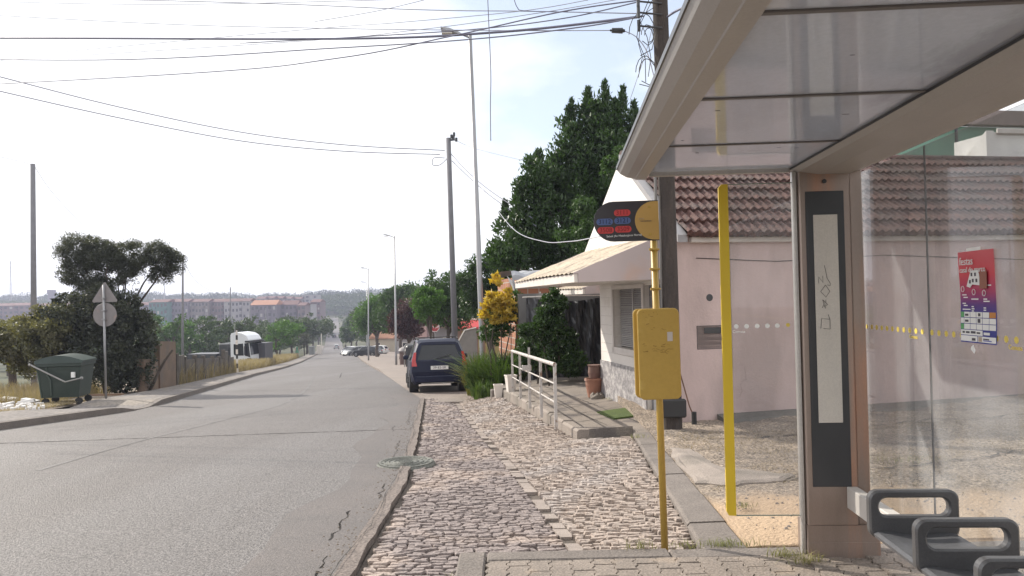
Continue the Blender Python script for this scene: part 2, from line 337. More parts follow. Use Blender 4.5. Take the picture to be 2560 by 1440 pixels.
m_cobl = mat('cobblestone_dark', (.29, .24, .222), (.19, .158, .15), rough=.75, scale=7, speck=.35, sscale=60, bump=.6, bscale=45, c3=(.36, .29, .25), s3=1.6, t3=.57)
bl, br = MB(), MB(); rr = random.Random(3); y = 2.3
while y < 20.2:
    dy = (.088 if y < 4.9 else .056 if y < 12 else .075)+.008*rr.random(); big = 1.35 if y < 4.9 else 1
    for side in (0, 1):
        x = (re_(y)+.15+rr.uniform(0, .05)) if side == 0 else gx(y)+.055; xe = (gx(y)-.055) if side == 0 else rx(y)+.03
        if side == 0 and y < 4.9: xe = -.41
        while x < xe-.03:
            w = min(rr.uniform(.06, .135)*big, xe-x)
            if w < .03: break
            yo = .015*math.sin(x*4+y)+(.42*(x-gx(y)) if side else -.06*(gx(y)-x)); cy = y+yo; sk = rr.uniform(-.02, .02); hy = dy*rr.uniform(.42, .52)
            if y+yo > 2.3:
                cor = [(x+.003-sk, cy-hy), (x+w-.006-sk, cy-hy), (x+w-.006+sk, cy+hy-.01), (x+.003+sk, cy+hy-.01)]
                cor = [(px+rr.uniform(-.009, .009), py+rr.uniform(-.013, .013)) for px, py in cor]
                if all(p[0] > re_(p[1])+.11 and p[0] < rx(min(20.2, max(2, p[1])))+.03 and p[1] < 20.2 for p in cor) and all((p[1] > 4.88 or p[0] < -.40) for p in cor):
                    h = rr.uniform(-.007, .008); tx, ty = rr.uniform(-.08, .08), rr.uniform(-.14, .08); mx = sum(p[0] for p in cor)/4; my = sum(p[1] for p in cor)/4
                    low = [(px, py, cobz(px, py)-.03) for px, py in cor]
                    mid = [(px, py, cobz(px, py)-.006+h+tx*(px-mx)+ty*(py-my)) for px, py in cor]
                    top = [(mx+(px-mx)*.87+rr.uniform(-.003, .003), my+(py-my)*.8+rr.uniform(-.003, .003), cobz(mx, my)+.004+h+tx*(px-mx)+ty*(py-my)) for px, py in cor]
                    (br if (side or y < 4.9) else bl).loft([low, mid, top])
            x += w
    y += dy
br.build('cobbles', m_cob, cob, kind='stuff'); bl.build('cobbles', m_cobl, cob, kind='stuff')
b = MB(); y = 5.0
while y < 19.8:   # gutter line of flat stones where the two slopes meet
    l_ = rr.uniform(.09, .2); P = [(gx(y)-.055, y+.006), (gx(y)+.055, y+.006), (gx(y+l_)+.055, y+l_-.006), (gx(y+l_)-.055, y+l_-.006)]; P = [(a_+rr.uniform(-.012, .012), c_) for a_, c_ in P]; h = rr.uniform(-.002, .006)
    if rr.random() < .8: b.loft([[(a_, c_, prof(c_)-.12) for a_, c_ in P], [(a_, c_, prof(c_)-.075+h) for a_, c_ in P]])
    y += l_
b.build('gutter_stones', mat('gutter_stone', (.34, .285, .25), (.25, .21, .185), rough=.8, scale=5, speck=.25, bump=.4), cob, kind='stuff')
# ---------------------------------------------------------------- bus platform of interlocking blocks
m_block = mat('paving_block', (.28, .235, .2), (.2, .17, .146), rough=.9, scale=3.5, speck=.3, sscale=80, bump=.45, bscale=60, c3=(.34, .27, .21), s3=2.4, t3=.6)
plat = MB(); plat.box(-.36, 3.3, -6, 4.86, -.4, -.03)
plat = plat.build('pavement', m_joint, kind='structure', label='bus stop platform of interlocking grey-brown blocks', cat='pavement')
b = MB()
for i in range(12):  # kerb stones along left side and front
    y0 = 4.86-.95*(i+1); b.box(-.37, -.2, y0+.006, 4.86-.95*i-.006 if i else 4.86, -.35, .004-.001*(i % 3), .012)
b.box(-.193, .95, 4.70, 4.862, -.35, .002, .012); b.box(.96, 2.0, 4.69, 4.853, -.35, -.004, .012); b.box(2.01, 3.25, 4.72, 4.87, -.35, .0, .012)
b.build('edging', m_kerb, plat)
b = MB(); rr = random.Random(5); bw, bh = .128, .19; c_ = 0; x = -.188
while x < 3.25:
    y = 4.70+(bh/2 if c_ % 2 else 0); X1 = min(x+bw, 3.25)
    while y > -5.6:
        Y1, Y0 = min(y, 4.695)-.002, y-bh+.002; z = rr.uniform(-.003, .003)-.003; t1, t2 = rr.uniform(-.015, .015), rr.uniform(-.015, .015)
        if x > 1.6 and y > 3.3: z += rr.uniform(-.008, .008); t2 *= 3
        fz_ = lambda q: .011*max(-1, min(1, math.sin(q/bh*4*math.pi)*2.2))      # zigzag shared by both neighbours
        ysm = [Y0+(Y1-Y0)*k/8 for k in range(9)]; mx, my = x+bw/2, (Y0+Y1)/2
        pts = [(min(x+bw, 3.25)-.002+fz_(q), q) for q in ysm]+[(x+.002+fz_(q), q) for q in ysm[::-1]]
        if Y1-Y0 > .04 and x < 3.2:
            g = lambda q, s2, dz: [(mx+(px-mx)*s2, my+(py-my)*s2, z+dz+t1*(px-mx)+t2*(py-my)) for px, py in q]
            b.loft([g(pts, 1, -.05), g(pts, 1, -.005), g(pts, .97, 0)])
        y -= bh
    x += bw; c_ += 1
b.build('blocks', m_block, plat, kind='stuff')
# kerb strip between cobbles and yard
lk = lambda y: ip(y, [(4.87, 1.2), (9.9, 1.53)]); rk = lambda y: lk(y)+ip(y, [(4.87, .3), (9.9, .22)])
stripk = MB(); cuts = [4.875, 5.6, 6.45, 7.3, 8.15, 9.0, 9.9]; rr = random.Random(8)
for a, c in zip(cuts, cuts[1:]):
    z = rr.uniform(-.006, .006); a += .008; vv = []
    zs = lambda y: ip(y, [(4.9, -.045), (9.9, -.15)])+z
    stripk.loft([[(lk(yq), yq, -.4), (rk(yq), yq, -.4), (rk(yq), yq, zs(yq)-.01), (rk(yq)-.015, yq, zs(yq)), (lk(yq)+.02, yq, zs(yq)-.004), (lk(yq), yq, zs(yq)-.025)] for yq in (a, c)])
stripk.build('kerb', m_kerb, label='old grey kerb stones between the cobbles and the dirt yard', cat='kerb', kind='structure')
# yard of gravel, broken concrete and sand (patches with their own shapes)
m_yard = mat('yard_gravel', (.37, .3, .235), (.2, .165, .135), rough=1, scale=5, speck=.7, sscale=38, bump=1.5, bscale=40, c3=(.16, .137, .12), s3=.9, t3=.56)
n = m_yard.node_tree; l = n.links.new; bsdf = [x for x in n.nodes if x.type == 'BSDF_PRINCIPLED'][0]; old = bsdf.inputs['Base Color'].links[0].from_socket
tcn = [x for x in n.nodes if x.type == 'TEX_COORD'][0]; sep = n.nodes.new('ShaderNodeSeparateXYZ'); l(tcn.outputs['Object'], sep.inputs[0])
nz2 = n.nodes.new('ShaderNodeTexNoise'); nz2.inputs['Scale'].default_value = 1.3; nz2.inputs['Detail'].default_value = 6; l(tcn.outputs['Object'], nz2.inputs['Vector'])
ma = n.nodes.new('ShaderNodeMath'); ma.operation = 'MULTIPLY_ADD'; ma.inputs[1].default_value = 1.6; l(nz2.outputs['Fac'], ma.inputs[0]); l(sep.outputs['Y'], ma.inputs[2])
mr = n.nodes.new('ShaderNodeMapRange'); mr.inputs['From Min'].default_value = 7.25; mr.inputs['From Max'].default_value = 6.85; l(ma.outputs[0], mr.inputs['Value'])
mx = n.nodes.new('ShaderNodeMix'); mx.data_type = 'RGBA'; l(mr.outputs[0], mx.inputs[0]); l(old, mx.inputs[6]); mx.inputs[7].default_value = (.48, .35, .235, 1)
sp = n.nodes.new('ShaderNodeTexNoise'); sp.inputs['Scale'].default_value = 30; l(tcn.outputs['Object'], sp.inputs['Vector'])
m2 = n.nodes.new('ShaderNodeMix'); m2.data_type = 'RGBA'; m2.blend_type = 'MULTIPLY'; m2.inputs[0].default_value = .5; l(mx.outputs[2], m2.inputs[6]); l(sp.outputs['Color'], m2.inputs[7])
l(mx.outputs[2], bsdf.inputs['Base Color'])
def yz(x, y):
    z = ip(y, [(-7, -.03), (5, -.05), (6, -.07), (10, -.13), (14, -.05)])+max(0, x-2.2)*.022
    return z+.012*math.sin(x*5+y*2)*math.sin(y*6.5-x)+.018*math.sin(x*1.7+2)*math.sin(y*1.9)+.006*math.sin(x*17+y*11)
strip('yard', lambda y: rk(y)+.0 if y > 4.9 else 3.28, lambda y: 15, sorted(set(frange(-7, 4.86, .4)+frange(4.9, 13, .1))), 110, yz, m_yard, thick=.25, label='dusty gravel and sand yard in front of the pink house', cat='yard')
# strip of yard between platform and kerb strip
b = MB()
vs, fs = ribbon([(2.0, 9.0), (3.2, 9.15), (4.8, 9.6), (8, 10.0)], .03, yz, 11, wob=.02, dz=.012); b.add(vs, fs)
vs, fs = ribbon([(2.4, 6.9), (3.4, 7.1), (4.4, 7.35), (5.4, 7.9)], .03, yz, 12, wob=.02, dz=.012); b.add(vs, fs)
b.build('crack', m_crack, None, label='dark cracks crossing the gravel yard', cat='crack', kind='structure')
# worn concrete tongue on the yard's edge
tong = MB(); pts = [(1.72, 8.5), (1.9, 8.4), (1.95, 7.9), (2.0, 7.5), (2.3, 7.2), (2.55, 7.0), (2.3, 6.8), (1.9, 6.7), (1.62, 6.85), (1.65, 8)]
pp = []
for i in range(len(pts)):
    a, c = pts[i], pts[(i+1) % len(pts)]
    for k in range(4): t = k/4; pp.append((a[0]+(c[0]-a[0])*t+.02*math.sin(i*3+k*2), a[1]+(c[1]-a[1])*t+.02*math.cos(i*5+k)))
mx_, my_ = 2.1, 7.6
tong.loft([[(x, y, yz(x, y)-.1) for x, y in pp], [(x, y, yz(x, y)+.012) for x, y in pp], [(mx_+(x-mx_)*.93, my_+(y-my_)*.95, yz(x, y)+.028) for x, y in pp]])
tong.build('concrete_patch', m_conc, smooth=False, label='worn concrete patch lying over the gravel beside the kerb', cat='concrete patch', kind='structure')
# raised footpath by the house
xk = lambda y: ip(y, [(10.55, .86), (17.6, -.28), (20.5, -.65)]); zk = lambda y: ip(y, [(9.8, -.2), (11, -.235), (16.8, -.43), (21, -.57)])
wx = lambda y: 2.28-.187*(y-10.4)
def fpz(x, y):
    zw = ip(y, [(9.8, -.13), (10.4, -.13), (13.8, -.18), (21, -.4)]); t = max(0, min(1, (x-xk(y))/(wx(y)-xk(y)))); return zk(y)+(zw-zk(y))*t
strip('footpath', lambda y: xk(max(10.55, y))+.17 if y >= 10.55 else 1.62, lambda y: max(wx(y), 2.0)+1.5 if y > 13.9 else wx(y)+.05, [9.75, 10.1, 10.5, 10.56]+frange(10.8, 21, .4), 8, fpz, m_slab, thick=.4,
      label='raised concrete footpath between the railing and the white wall', cat='footpath')
b = MB(); cuts = [10.56, 11.5, 12.5, 13.5, 14.5, 15.5, 16.5, 17.5, 18.6, 19.7]
for i, (a, c) in enumerate(zip(cuts, cuts[1:])):
    dz = .015*((i*7 % 3)-1); b.loft([[(xk(q), q, -1.3), (xk(q)+.17, q, -1.3), (xk(q)+.17, q, zk(q)+.02+dz), (xk(q)+.03, q, zk(q)+.02+dz), (xk(q), q, zk(q)-.01+dz)] for q in (a+.006, c-.006)])
b.build('kerb', m_conc, label='pale kerb stones under the white railing', cat='kerb', kind='structure')
b = MB()
for yq in (11.3, 12.1, 12.9, 13.7, 14.6, 15.6): b.add(*ribbon([(xk(yq)+.18, yq), (wx(yq), yq+.35)], .02, fpz, int(yq*10), dz=.005))
for f in (.33, .66): b.add(*ribbon([(xk(q)+(wx(q)-xk(q))*f, q) for q in frange(10.7, 17, .5)], .018, fpz, int(f*100), dz=.005))
b.build('joint', m_crack, None, label='dark joints between the footpath slabs', cat='joint', kind='structure')
# ================================================================ BUS SHELTER
m_alu = mat('aluminium_trim', (.55, .53, .51), (.45, .43, .41), rough=.38, metal=.55, scale=2, speck=.06, sscale=60)
m_steel = mat('brushed_post', (.36, .285, .25), (.29, .235, .205), rough=.36, metal=.55, scale=1.5, speck=.08, sscale=90, stretch=(6, 6, .6), c3=(.5, .27, .18), s3=.5, t3=.55)
m_under = mat('roof_panel_grey', (.56, .57, .6), (.48, .49, .52), rough=.1, scale=1.2, spec=1.0, coat=1.0, c3=(.42, .42, .43), s3=.8, t3=.62, speck=.08, sscale=50)
m_fasc = mat('fascia_grey', (.44, .42, .405), (.38, .362, .35), rough=.42, metal=.2, scale=1.5, speck=.05)
m_dark = mat('dark_panel', (.045, .047, .052), (.035, .036, .04), rough=.35, scale=4)
m_litp = mat('milky_panel', (.62, .58, .52), (.52, .49, .45), rough=.45, scale=2.5, speck=.06)
m_black = mat('black_rubber', (.02, .02, .022), (.03, .03, .03), rough=.6)
m_arm = mat('armrest_grey', (.12, .12, .125), (.09, .09, .095), rough=.35, metal=.35, scale=5, speck=.1)
m_seat = mat('seat_grey', (.12, .122, .132), (.095, .097, .105), rough=.4, metal=.2, scale=5, speck=.12, sscale=70)
m_beamw = mat('pale_beam', (.62, .59, .55), (.52, .49, .46), rough=.5, scale=3)
m_yel = mat('yellow_paint', (.46, .3, .06), (.42, .27, .055), rough=.42, scale=2.5, speck=.04, sscale=40, c3=(.52, .36, .1), s3=5, t3=.66)
m_yels = mat('yellow_strip', (.7, .5, .03), (.62, .43, .025), rough=.35, scale=4)
m_yeldot = mat('yellow_dot', (.8, .62, .12), rough=.6); m_whdot = mat('white_dot', (.92, .92, .9), rough=.6)
m_white = mat('white_print', (.8, .8, .79), (.76, .76, .75), rough=.6)
g_back = glassmat('shelter_glass', (.86, .87, .87), dirt=.15); g_end = glassmat('end_glass', (.92, .92, .92), dirt=.06)  # back pane's dirt film also paints a grey veil of reflected sky
SO = Vector((1.775, 4.66, 0)); SR = -math.atan(.065)
sh = thing('bus_shelter', 'grey metal and glass bus shelter with overhanging roof and lit display post', 'bus shelter', SO, SR)
p = MB(); p.box(0, .305, 0, .13, .18, 2.36, .008); p.box(.307, .385, .02, .16, .18, 2.36, .006)
post = p.build('post', m_steel, sh)
b = MB(); b.prism([(-.003, -.004, -.05), (.425, -.004, -.05), (.425, -.004, .12), (.36, -.004, .185), (-.003, -.004, .185)], (0, .2, 0)); b.box(.0, .423, -.008, -.0045, -.04, .085, .002)
b.build('base', m_steel, post)
b = MB(); b.box(-.03, -.004, .03, .07, .0, 2.36, .004); b.box(-.024, -.010, .022, .03, .1, 2.3); b.build('edge_profile', m_alu, sh)
b = MB(); b.box(.035, .265, -.006, -.0005, .42, 2.225, .002); pan = b.build('display_panel', m_dark, sh)
b = MB(); b.box(.078, .222, -.012, -.0065, .81, 2.08, .002); lit = b.build('light_window', m_litp, pan)
m_ink = mat('marker_ink', (.05, .045, .045), rough=.6)
b = MB()
for st in ([(.135, 1.77), (.142, 1.74), (.15, 1.69), (.168, 1.66), (.168, 1.645), (.15, 1.65)], [(.1, 1.66), (.1, 1.7), (.125, 1.665), (.125, 1.705)], [(.14, 1.65), (.11, 1.61), (.14, 1.575), (.165, 1.61), (.14, 1.65)],
           [(.12, 1.56), (.15, 1.53), (.115, 1.51), (.14, 1.56), (.135, 1.505), (.12, 1.56)], [(.15, 1.47), (.16, 1.44), (.16, 1.38), (.12, 1.385)], [(.16, 1.44), (.11, 1.445), (.105, 1.385)]):
    b.tube([(x, -.0125, z) for x, z in st], .0016, 5)
b.build('graffiti', m_ink, lit)
b = MB(); b.tube([(.152, -.003, 2.285), (.152, -.012, 2.285)], .013, 12); b.build('lock', m_dark, post)
# roof
YA, YB = .1, -6.9
prof_f = [(-1.09, 2.43), (-1.10, 2.415), (-1.08, 2.388), (-1.04, 2.364), (-.99, 2.352), (-.985, 2.347), (-.92, 2.345), (-.90, 2.372), (-.90, 2.455)]
b = MB(); b.loft([[(x, y, z) for x, z in prof_f] for y in (YA, YB)]); b.build('fascia', m_fasc, sh)
b = MB(); b.box(-1.104, -1.096, YB, YA+.002, 2.412, 2.435); b.build('gutter_lip', m_dark, sh)
prof_b = [(-.03, 2.375), (.0, 2.35), (.12, 2.33), (.3, 2.33), (.40, 2.36), (.44, 2.41), (.44, 2.455), (-.03, 2.455)]
b = MB(); b.loft([[(x, y, z) for x, z in prof_b] for y in (YA, YB)]); b.build('beam', m_fasc, sh)
b = MB(); b.box(-1.0, -.9, YB, YA, 2.456, 2.47, .003); b.box(-.03, .44, YB, YA, 2.456, 2.47, .003); b.box(-.9, -.03, YA-.03, YA, 2.36, 2.455, .003); b.build('roof', m_fasc, sh)
def translucent(m, f, c):
    n = m.node_tree; o_ = [x for x in n.nodes if x.type == 'OUTPUT_MATERIAL'][0]; b_ = [x for x in n.nodes if x.type == 'BSDF_PRINCIPLED'][0]
    t_ = n.nodes.new('ShaderNodeBsdfTranslucent'); t_.inputs['Color'].default_value = (*c, 1); x_ = n.nodes.new('ShaderNodeMixShader'); x_.inputs[0].default_value = f
    n.links.new(b_.outputs[0], x_.inputs[1]); n.links.new(t_.outputs[0], x_.inputs[2]); n.links.new(x_.outputs[0], o_.inputs[0])
m_topsh = mat('roof_top_sheet', (.6, .6, .6), rough=.5); translucent(m_topsh, .6, (.8, .8, .82)); translucent(m_under, .3, (.75, .77, .82))
vsq = MB(); vsq.quad((-.9, YB, 2.46), (-.03, YB, 2.46), (-.03, YA-.03, 2.46), (-.9, YA-.03, 2.46)); vsq.build('roof_sheet', m_topsh, sh)
ribs = [YA-.03, -.76, -1.70, -2.62, -3.55, -4.48, -5.4, YB]
for i, (a, c) in enumerate(zip(ribs, ribs[1:])):
    b = MB(); b.box(-.9, -.03, c+.013, a-.013, 2.385, 2.4, .002); b.build('roof_panel', m_under, sh)
    if i: b = MB(); b.box(-.9, -.03, a-.012, a+.012, 2.379, 2.42, .002); b.build('roof_rib', mat('rib_grey', (.16, .15, .15), rough=.5), sh)
b = MB(); b.box(-.031, -.024, YB, YA-.03, 2.372, 2.384); b.build('seal', m_dark, sh)
# soot and damp creeping out from the beam over the panels: a stain with its own place on the panel sheet
n = m_under.node_tree; l = n.links.new; bs_ = [x for x in n.nodes if x.type == 'BSDF_PRINCIPLED'][0]; old = bs_.inputs['Base Color'].links[0].from_socket; tcn = [x for x in n.nodes if x.type == 'TEX_COORD'][0]
sep = n.nodes.new('ShaderNodeSeparateXYZ'); l(tcn.outputs['Object'], sep.inputs[0]); mp = n.nodes.new('ShaderNodeMapping'); mp.inputs['Scale'].default_value = (9, 3, 1); l(tcn.outputs['Object'], mp.inputs[0])
nn_ = n.nodes.new('ShaderNodeTexNoise'); nn_.inputs['Scale'].default_value = 1; nn_.inputs['Detail'].default_value = 9; nn_.inputs['Roughness'].default_value = .65; l(mp.outputs[0], nn_.inputs['Vector'])
rx_ = n.nodes.new('ShaderNodeMapRange'); rx_.inputs['From Min'].default_value = -.42; rx_.inputs['From Max'].default_value = .02; l(sep.outputs['X'], rx_.inputs['Value'])
ry_ = n.nodes.new('ShaderNodeMapRange'); ry_.inputs['From Min'].default_value = -.9; ry_.inputs['From Max'].default_value = -1.9; ry_.inputs['To Min'].default_value = .25; l(sep.outputs['Y'], ry_.inputs['Value'])
m1 = n.nodes.new('ShaderNodeMath'); m1.operation = 'MULTIPLY'; l(rx_.outputs[0], m1.inputs[0]); l(ry_.outputs[0], m1.inputs[1]); m2 = n.nodes.new('ShaderNodeMath'); m2.operation = 'ADD'; l(m1.outputs[0], m2.inputs[0]); l(nn_.outputs['Fac'], m2.inputs[1])
m3 = n.nodes.new('ShaderNodeMapRange'); m3.inputs['From Min'].default_value = .92; m3.inputs['From Max'].default_value = 1.22; m3.inputs['To Max'].default_value = .8; l(m2.outputs[0], m3.inputs['Value'])
mx = n.nodes.new('ShaderNodeMix'); mx.data_type = 'RGBA'; l(m3.outputs[0], mx.inputs[0]); l(old, mx.inputs[6]); mx.inputs[7].default_value = (.13, .11, .1, 1); l(mx.outputs[2], bs_.inputs['Base Color'])
b = MB()
for x, y, w in ((-.72, -.55, .02), (-.3, -.62, .022), (-.2, -.6, .02), (-.85, -.9, .012), (-.5, -2.2, .015), (-.22, -1.35, .03), (-.8, -1.5, .02)): b.box(x, x+w, y, y+.004, 2.3835, 2.3845)
b.build('scratch', m_dark, sh, kind='stuff')
# glass
def dots(b, frame_pts, r, n=14):
    pass
gx0 = .435
for (a, c, lab) in ((.16, -.667, None), (-.673, -3.4, None), (-3.41, -6.2, None)):
    b = MB(); b.box(gx0, gx0+.01, c, a, .22, 2.36); pane = b.build('back_pane', g_back, sh)
    d = MB(); y = .2 if a > 0 else a-.035
    while y > max(c+.04, -4.2):
        if y < a-.02: d.loft([[(gx0-.0015-dx, y+.015*math.cos(2*math.pi*k/16), 1.385+.015*math.sin(2*math.pi*k/16)) for k in range(16)] for dx in (0, .001)])
        y -= .073
    d.build('dot_row', m_yeldot, pane, kind='stuff')
b = MB(); b.box(gx0+.001, gx0+.009, -.6725, -.6675, .22, 2.36); b.build('joint', m_black, sh)
b = MB(); b.box(gx0-.01, gx0+.02, -6.3, .17, .19, .22, .003); b.build('glass_rail', m_alu, sh)
for y in (-.5, -1.43, -3.2): text('maker_name', 'Cemusa', .03, m_yeldot, sh, frameM((gx0-.0025, y, 1.352), (0, -1, 0), (0, 0, 1)))
# end pane with yellow edge
b = MB(); b.box(-.42, -.026, .045, .055, .235, 2.29); ep = b.build('end_pane', g_end, sh)
for z_ in (2.288, .231): b = MB(); b.box(-.42, -.026, .0445, .0555, z_, z_+.005); b.build('glass_edge', mat('glass_edge', (.2, .24, .2), rough=.2), ep)
b = MB(); b.loft([[(x, y, z) for x, z in [(-.478, .26), (-.465, .235), (-.42, .233), (-.42, 2.292), (-.46, 2.292), (-.478, 2.27)]] for y in (.041, .059)]); b.build('edge_strip', m_yels, sh)
d = MB()
for i, x in enumerate((-.39, -.327, -.262, -.2, -.14)): d.loft([[(x+.014*math.cos(2*math.pi*k/16), .043-dy, 1.405+.014*math.sin(2*math.pi*k/16)) for k in range(16)] for dy in (0, .001)])
d.build('dot_row', m_whdot, ep, kind='stuff')
d = MB(); d.loft([[(-.075+.012*math.cos(2*math.pi*k/16), .043-dy, 1.408+.012*math.sin(2*math.pi*k/16)) for k in range(16)] for dy in (0, .001)]); d.build('yellow_dot', m_yeldot, ep)
text('maker_name', 'Cemusa', .024, m_whdot, ep, frameM((-.375, .042, 1.372), (1, 0, 0), (0, 0, 1)))
# far end post of the shelter (behind the viewer)
b = MB(); b.box(0, .385, -6.6, -6.45, -.05, 2.36, .008); b.build('post', m_steel, sh)
# bench: beam, seats, looped armrests
bench = MB(); bench.box(.235, .30, -6.45, -.001, .29, .42, .004); bench = bench.build('bench', m_beamw, sh)
def armloop(y, w=.41, h=.225, cx=.155, cz=.555, t=.045):
    o = rrect(w, h, .045, 6, cx, cz); i = rrect(w-.09, .085, .04, 6, cx, cz+.035); n = len(o); rings = []
    e = .008
    def sc(P, q, W, H): return P
    o2 = rrect(w-2*e, h-2*e, .04, 6, cx, cz); i2 = rrect(w-.09+2*e, .085+2*e, .046, 6, cx, cz+.035)
    seq = [(o, y+t/2-e), (o2, y+t/2), (i2, y+t/2), (i, y+t/2-e), (i, y-t/2+e), (i2, y-t/2), (o2, y-t/2), (o, y-t/2+e)]
    V = [(px, yy_, pz) for P, yy_ in seq for px, pz in P]; m = len(seq)
    Fc = [(((k+1) % m)*n+j, ((k+1) % m)*n+(j+1) % n, k*n+(j+1) % n, k*n+j) for k in range(m) for j in range(n)]
    b = MB(); b.add(V, Fc); return b
ay = [-1.06-.47*k for k in range(12)]
for k, y in enumerate(ay):
    armloop(y).build('armrest', m_arm, bench, smooth=False)
    if k < 11:
        y1 = ay[k+1]; a, c = y-.024, y1+.024
        pr = [(-.02, .478), (-.035, .468), (-.03, .452), (0, .448), (.3, .44), (.33, .45), (.335, .468), (.3, .47), (.15, .462), (.03, .476)]
        b = MB(); b.loft([[(x, q, z) for x, z in pr] for q in (a, c)]); b.box(.2, .3, (a+c)/2-.03, (a+c)/2+.03, .42, .45); b.build('seat', m_seat, bench)
b = MB(); b.tube([(.285, -1.06, .40), (.285, -1.06, .445)], .02); b.build('bracket', m_arm, bench)
# ---------------------------------------------------------------- poster taped inside the back glass
def sl(x, y, z): # shelter-local to world
    c, s = math.cos(SR), math.sin(SR); return Vector((SO.x+x*c-y*s, SO.y+x*s+y*c, z))
PO = sl(gx0-.004, -1.0, 1.355); ps = thing('poster', 'red and blue festival poster taped to the shelter glass', 'poster', PO, SR-math.pi/2)
# local: x along poster to the right (towards viewer), z up, front faces -y
PW, PH = .30, .425
def psheet(x0, x1, z0, z1, off, nx_=8, nz_=10):
    b = MB(); vs = []
    for j in range(nz_+1):
        for i in range(nx_+1):
            x = x0+(x1-x0)*i/nx_; z = z0+(z1-z0)*j/nz_; vs.append((x+.006*math.sin(z*9), -off-.004*(1+math.sin(x*30+z*22)*.5)*(.3+abs(z-.2)), z))
    b.add(vs, [(j*(nx_+1)+i, j*(nx_+1)+i+1, (j+1)*(nx_+1)+i+1, (j+1)*(nx_+1)+i) for j in range(nz_) for i in range(nx_)]); return b
m_post = bpy.data.materials.new('poster_print'); m_post.use_nodes = True; n = m_post.node_tree; bb = n.nodes['Principled BSDF']; bb.inputs['Roughness'].default_value = .5
tcn = n.nodes.new('ShaderNodeTexCoord'); sep = n.nodes.new('ShaderNodeSeparateXYZ'); rp = n.nodes.new('ShaderNodeValToRGB'); n.links.new(tcn.outputs['Object'], sep.inputs[0])
mm = n.nodes.new('ShaderNodeMath'); mm.operation = 'DIVIDE'; mm.inputs[1].default_value = PH; n.links.new(sep.outputs['Z'], mm.inputs[0]); n.links.new(mm.outputs[0], rp.inputs[0]); n.links.new(rp.outputs[0], bb.inputs['Base Color'])
cr = rp.color_ramp; cr.elements[0].position = .3; cr.elements[0].color = (.03, .035, .25, 1); cr.elements[1].position = 1; cr.elements[1].color = (.62, .1, .12, 1)
for pos, c in ((.42, (.1, .03, .2, 1)), (.56, (.4, .04, .12, 1)), (.75, (.6, .05, .07, 1))): e = cr.elements.new(pos); e.color = c
back = psheet(0, PW, 0, PH, 0).build('sheet', m_post, ps)
m_pgreen = mat('poster_green', (.12, .4, .15), rough=.6); m_pdk = mat('poster_ink', (.08, .07, .09), rough=.6); m_por = mat('poster_orange', (.6, .25, .06), rough=.6); m_ptan = mat('poster_tan', (.5, .4, .3), rough=.6); m_pblue = mat('poster_blue', (.04, .06, .4), rough=.6)
for j, zz in enumerate((.118, .09, .062)):
    for i in range(5): 
        x0 = .032+i*.053; psheet(x0, x0+.05, zz, zz+.025, .0012, 2, 2).build('sponsor_box', m_por if (i == 4 and j == 0) else m_white, ps)
psheet(.004, .03, .118, .143, .0012, 1, 1).build('sponsor_box', m_pgreen, ps); psheet(.004, .03, .09, .115, .0012, 1, 1).build('sponsor_box', m_white, ps); psheet(.004, .03, .062, .087, .0012, 1, 1).build('sponsor_box', m_pgreen, ps)
psheet(.004, .19, .035, .059, .0012, 3, 2).build('sponsor_box', m_white, ps); psheet(.004, .145, .006, .032, .0012, 3, 2).build('sponsor_box', m_white, ps); psheet(.15, .296, .006, .032, .0012, 3, 2).build('sponsor_box', m_white, ps)
def ptext(s, size, m, x, z, al='LEFT'): text('lettering', s, size, m, ps, frameM((x, -.0095, z), (1, 0, 0), (0, 0, 1)), al)
ptext('festas', .052, m_white, .022, .378); ptext('casal do marco', .036, m_white, .022, .338)
for i, (x, z) in enumerate(((.03, .25), (.125, .235), (.21, .23))):
    b = MB(); b.tube([(x+.014+.013*math.cos(a*.4), -.009, z+.013*math.sin(a*.4)) for a in range(17)], .0014, 5); b.build('ring', m_whdot, ps)
for k, (x, z, w) in enumerate(((.02, .22, .04), (.03, .208, .04), (.02, .18, .03), (.03, .17, .035), (.1, .2, .06), (.1, .165, .02), (.1, .155, .025), (.1, .145, .02), (.2, .2, .03), (.2, .19, .05), (.2, .16, .02), (.2, .15, .02), (.02, .152, .07), (.2, .262, .07))):
    psheet(x, x+w, z, z+.005, .0015, 1, 1).build('print_line', m_whdot, ps)
for k, (x, z, w, h, m) in enumerate(((.04, .124, .03, .01, m_pdk), (.155, .124, .02, .014, m_pdk), (.04, .096, .03, .01, m_pdk), (.15, .094, .024, .018, m_pdk), (.2, .04, .05, .012, m_white), (.02, .043, .02, .009, m_pdk), (.05, .043, .03, .009, m_pdk), (.09, .043, .04, .011, m_pdk), (.14, .043, .03, .008, m_pdk), (.155, .008, .03, .022, m_ptan), (.195, .018, .05, .006, m_pdk), (.1, .01, .03, .012, m_pdk), (.195, .012, .07, .004, m_pblue))):
    psheet(x, x+w, z, z+h, .002, 1, 1).build('print_mark', m, ps)
b = MB(); b.prism([(.08, -.009, .262), (.11, -.009, .255), (.13, -.009, .27), (.19, -.009, .265), (.195, -.009, .3), (.18, -.009, .335), (.12, -.009, .335), (.1, -.009, .3)], (0, -.0005, 0)); pic = b.build('villa_picture', m_white, ps)
b = MB(); [b.box(x, x+.014, -.0105, -.0098, z, z+.016) for x, z in ((.105, .275), (.13, .28), (.16, .28), (.12, .308), (.15, .308))]; b.build('villa_windows', m_pdk, pic)
b = MB(); b.box(.19, .25, -.0095, -.009, .25, .33); b.build('villa_picture', mat('poster_brown', (.33, .13, .09), rough=.6), ps)
b = MB(); b.box(.08, .2, -.006, -.005, .425, .44); b.build('tape', m_whdot, ps)
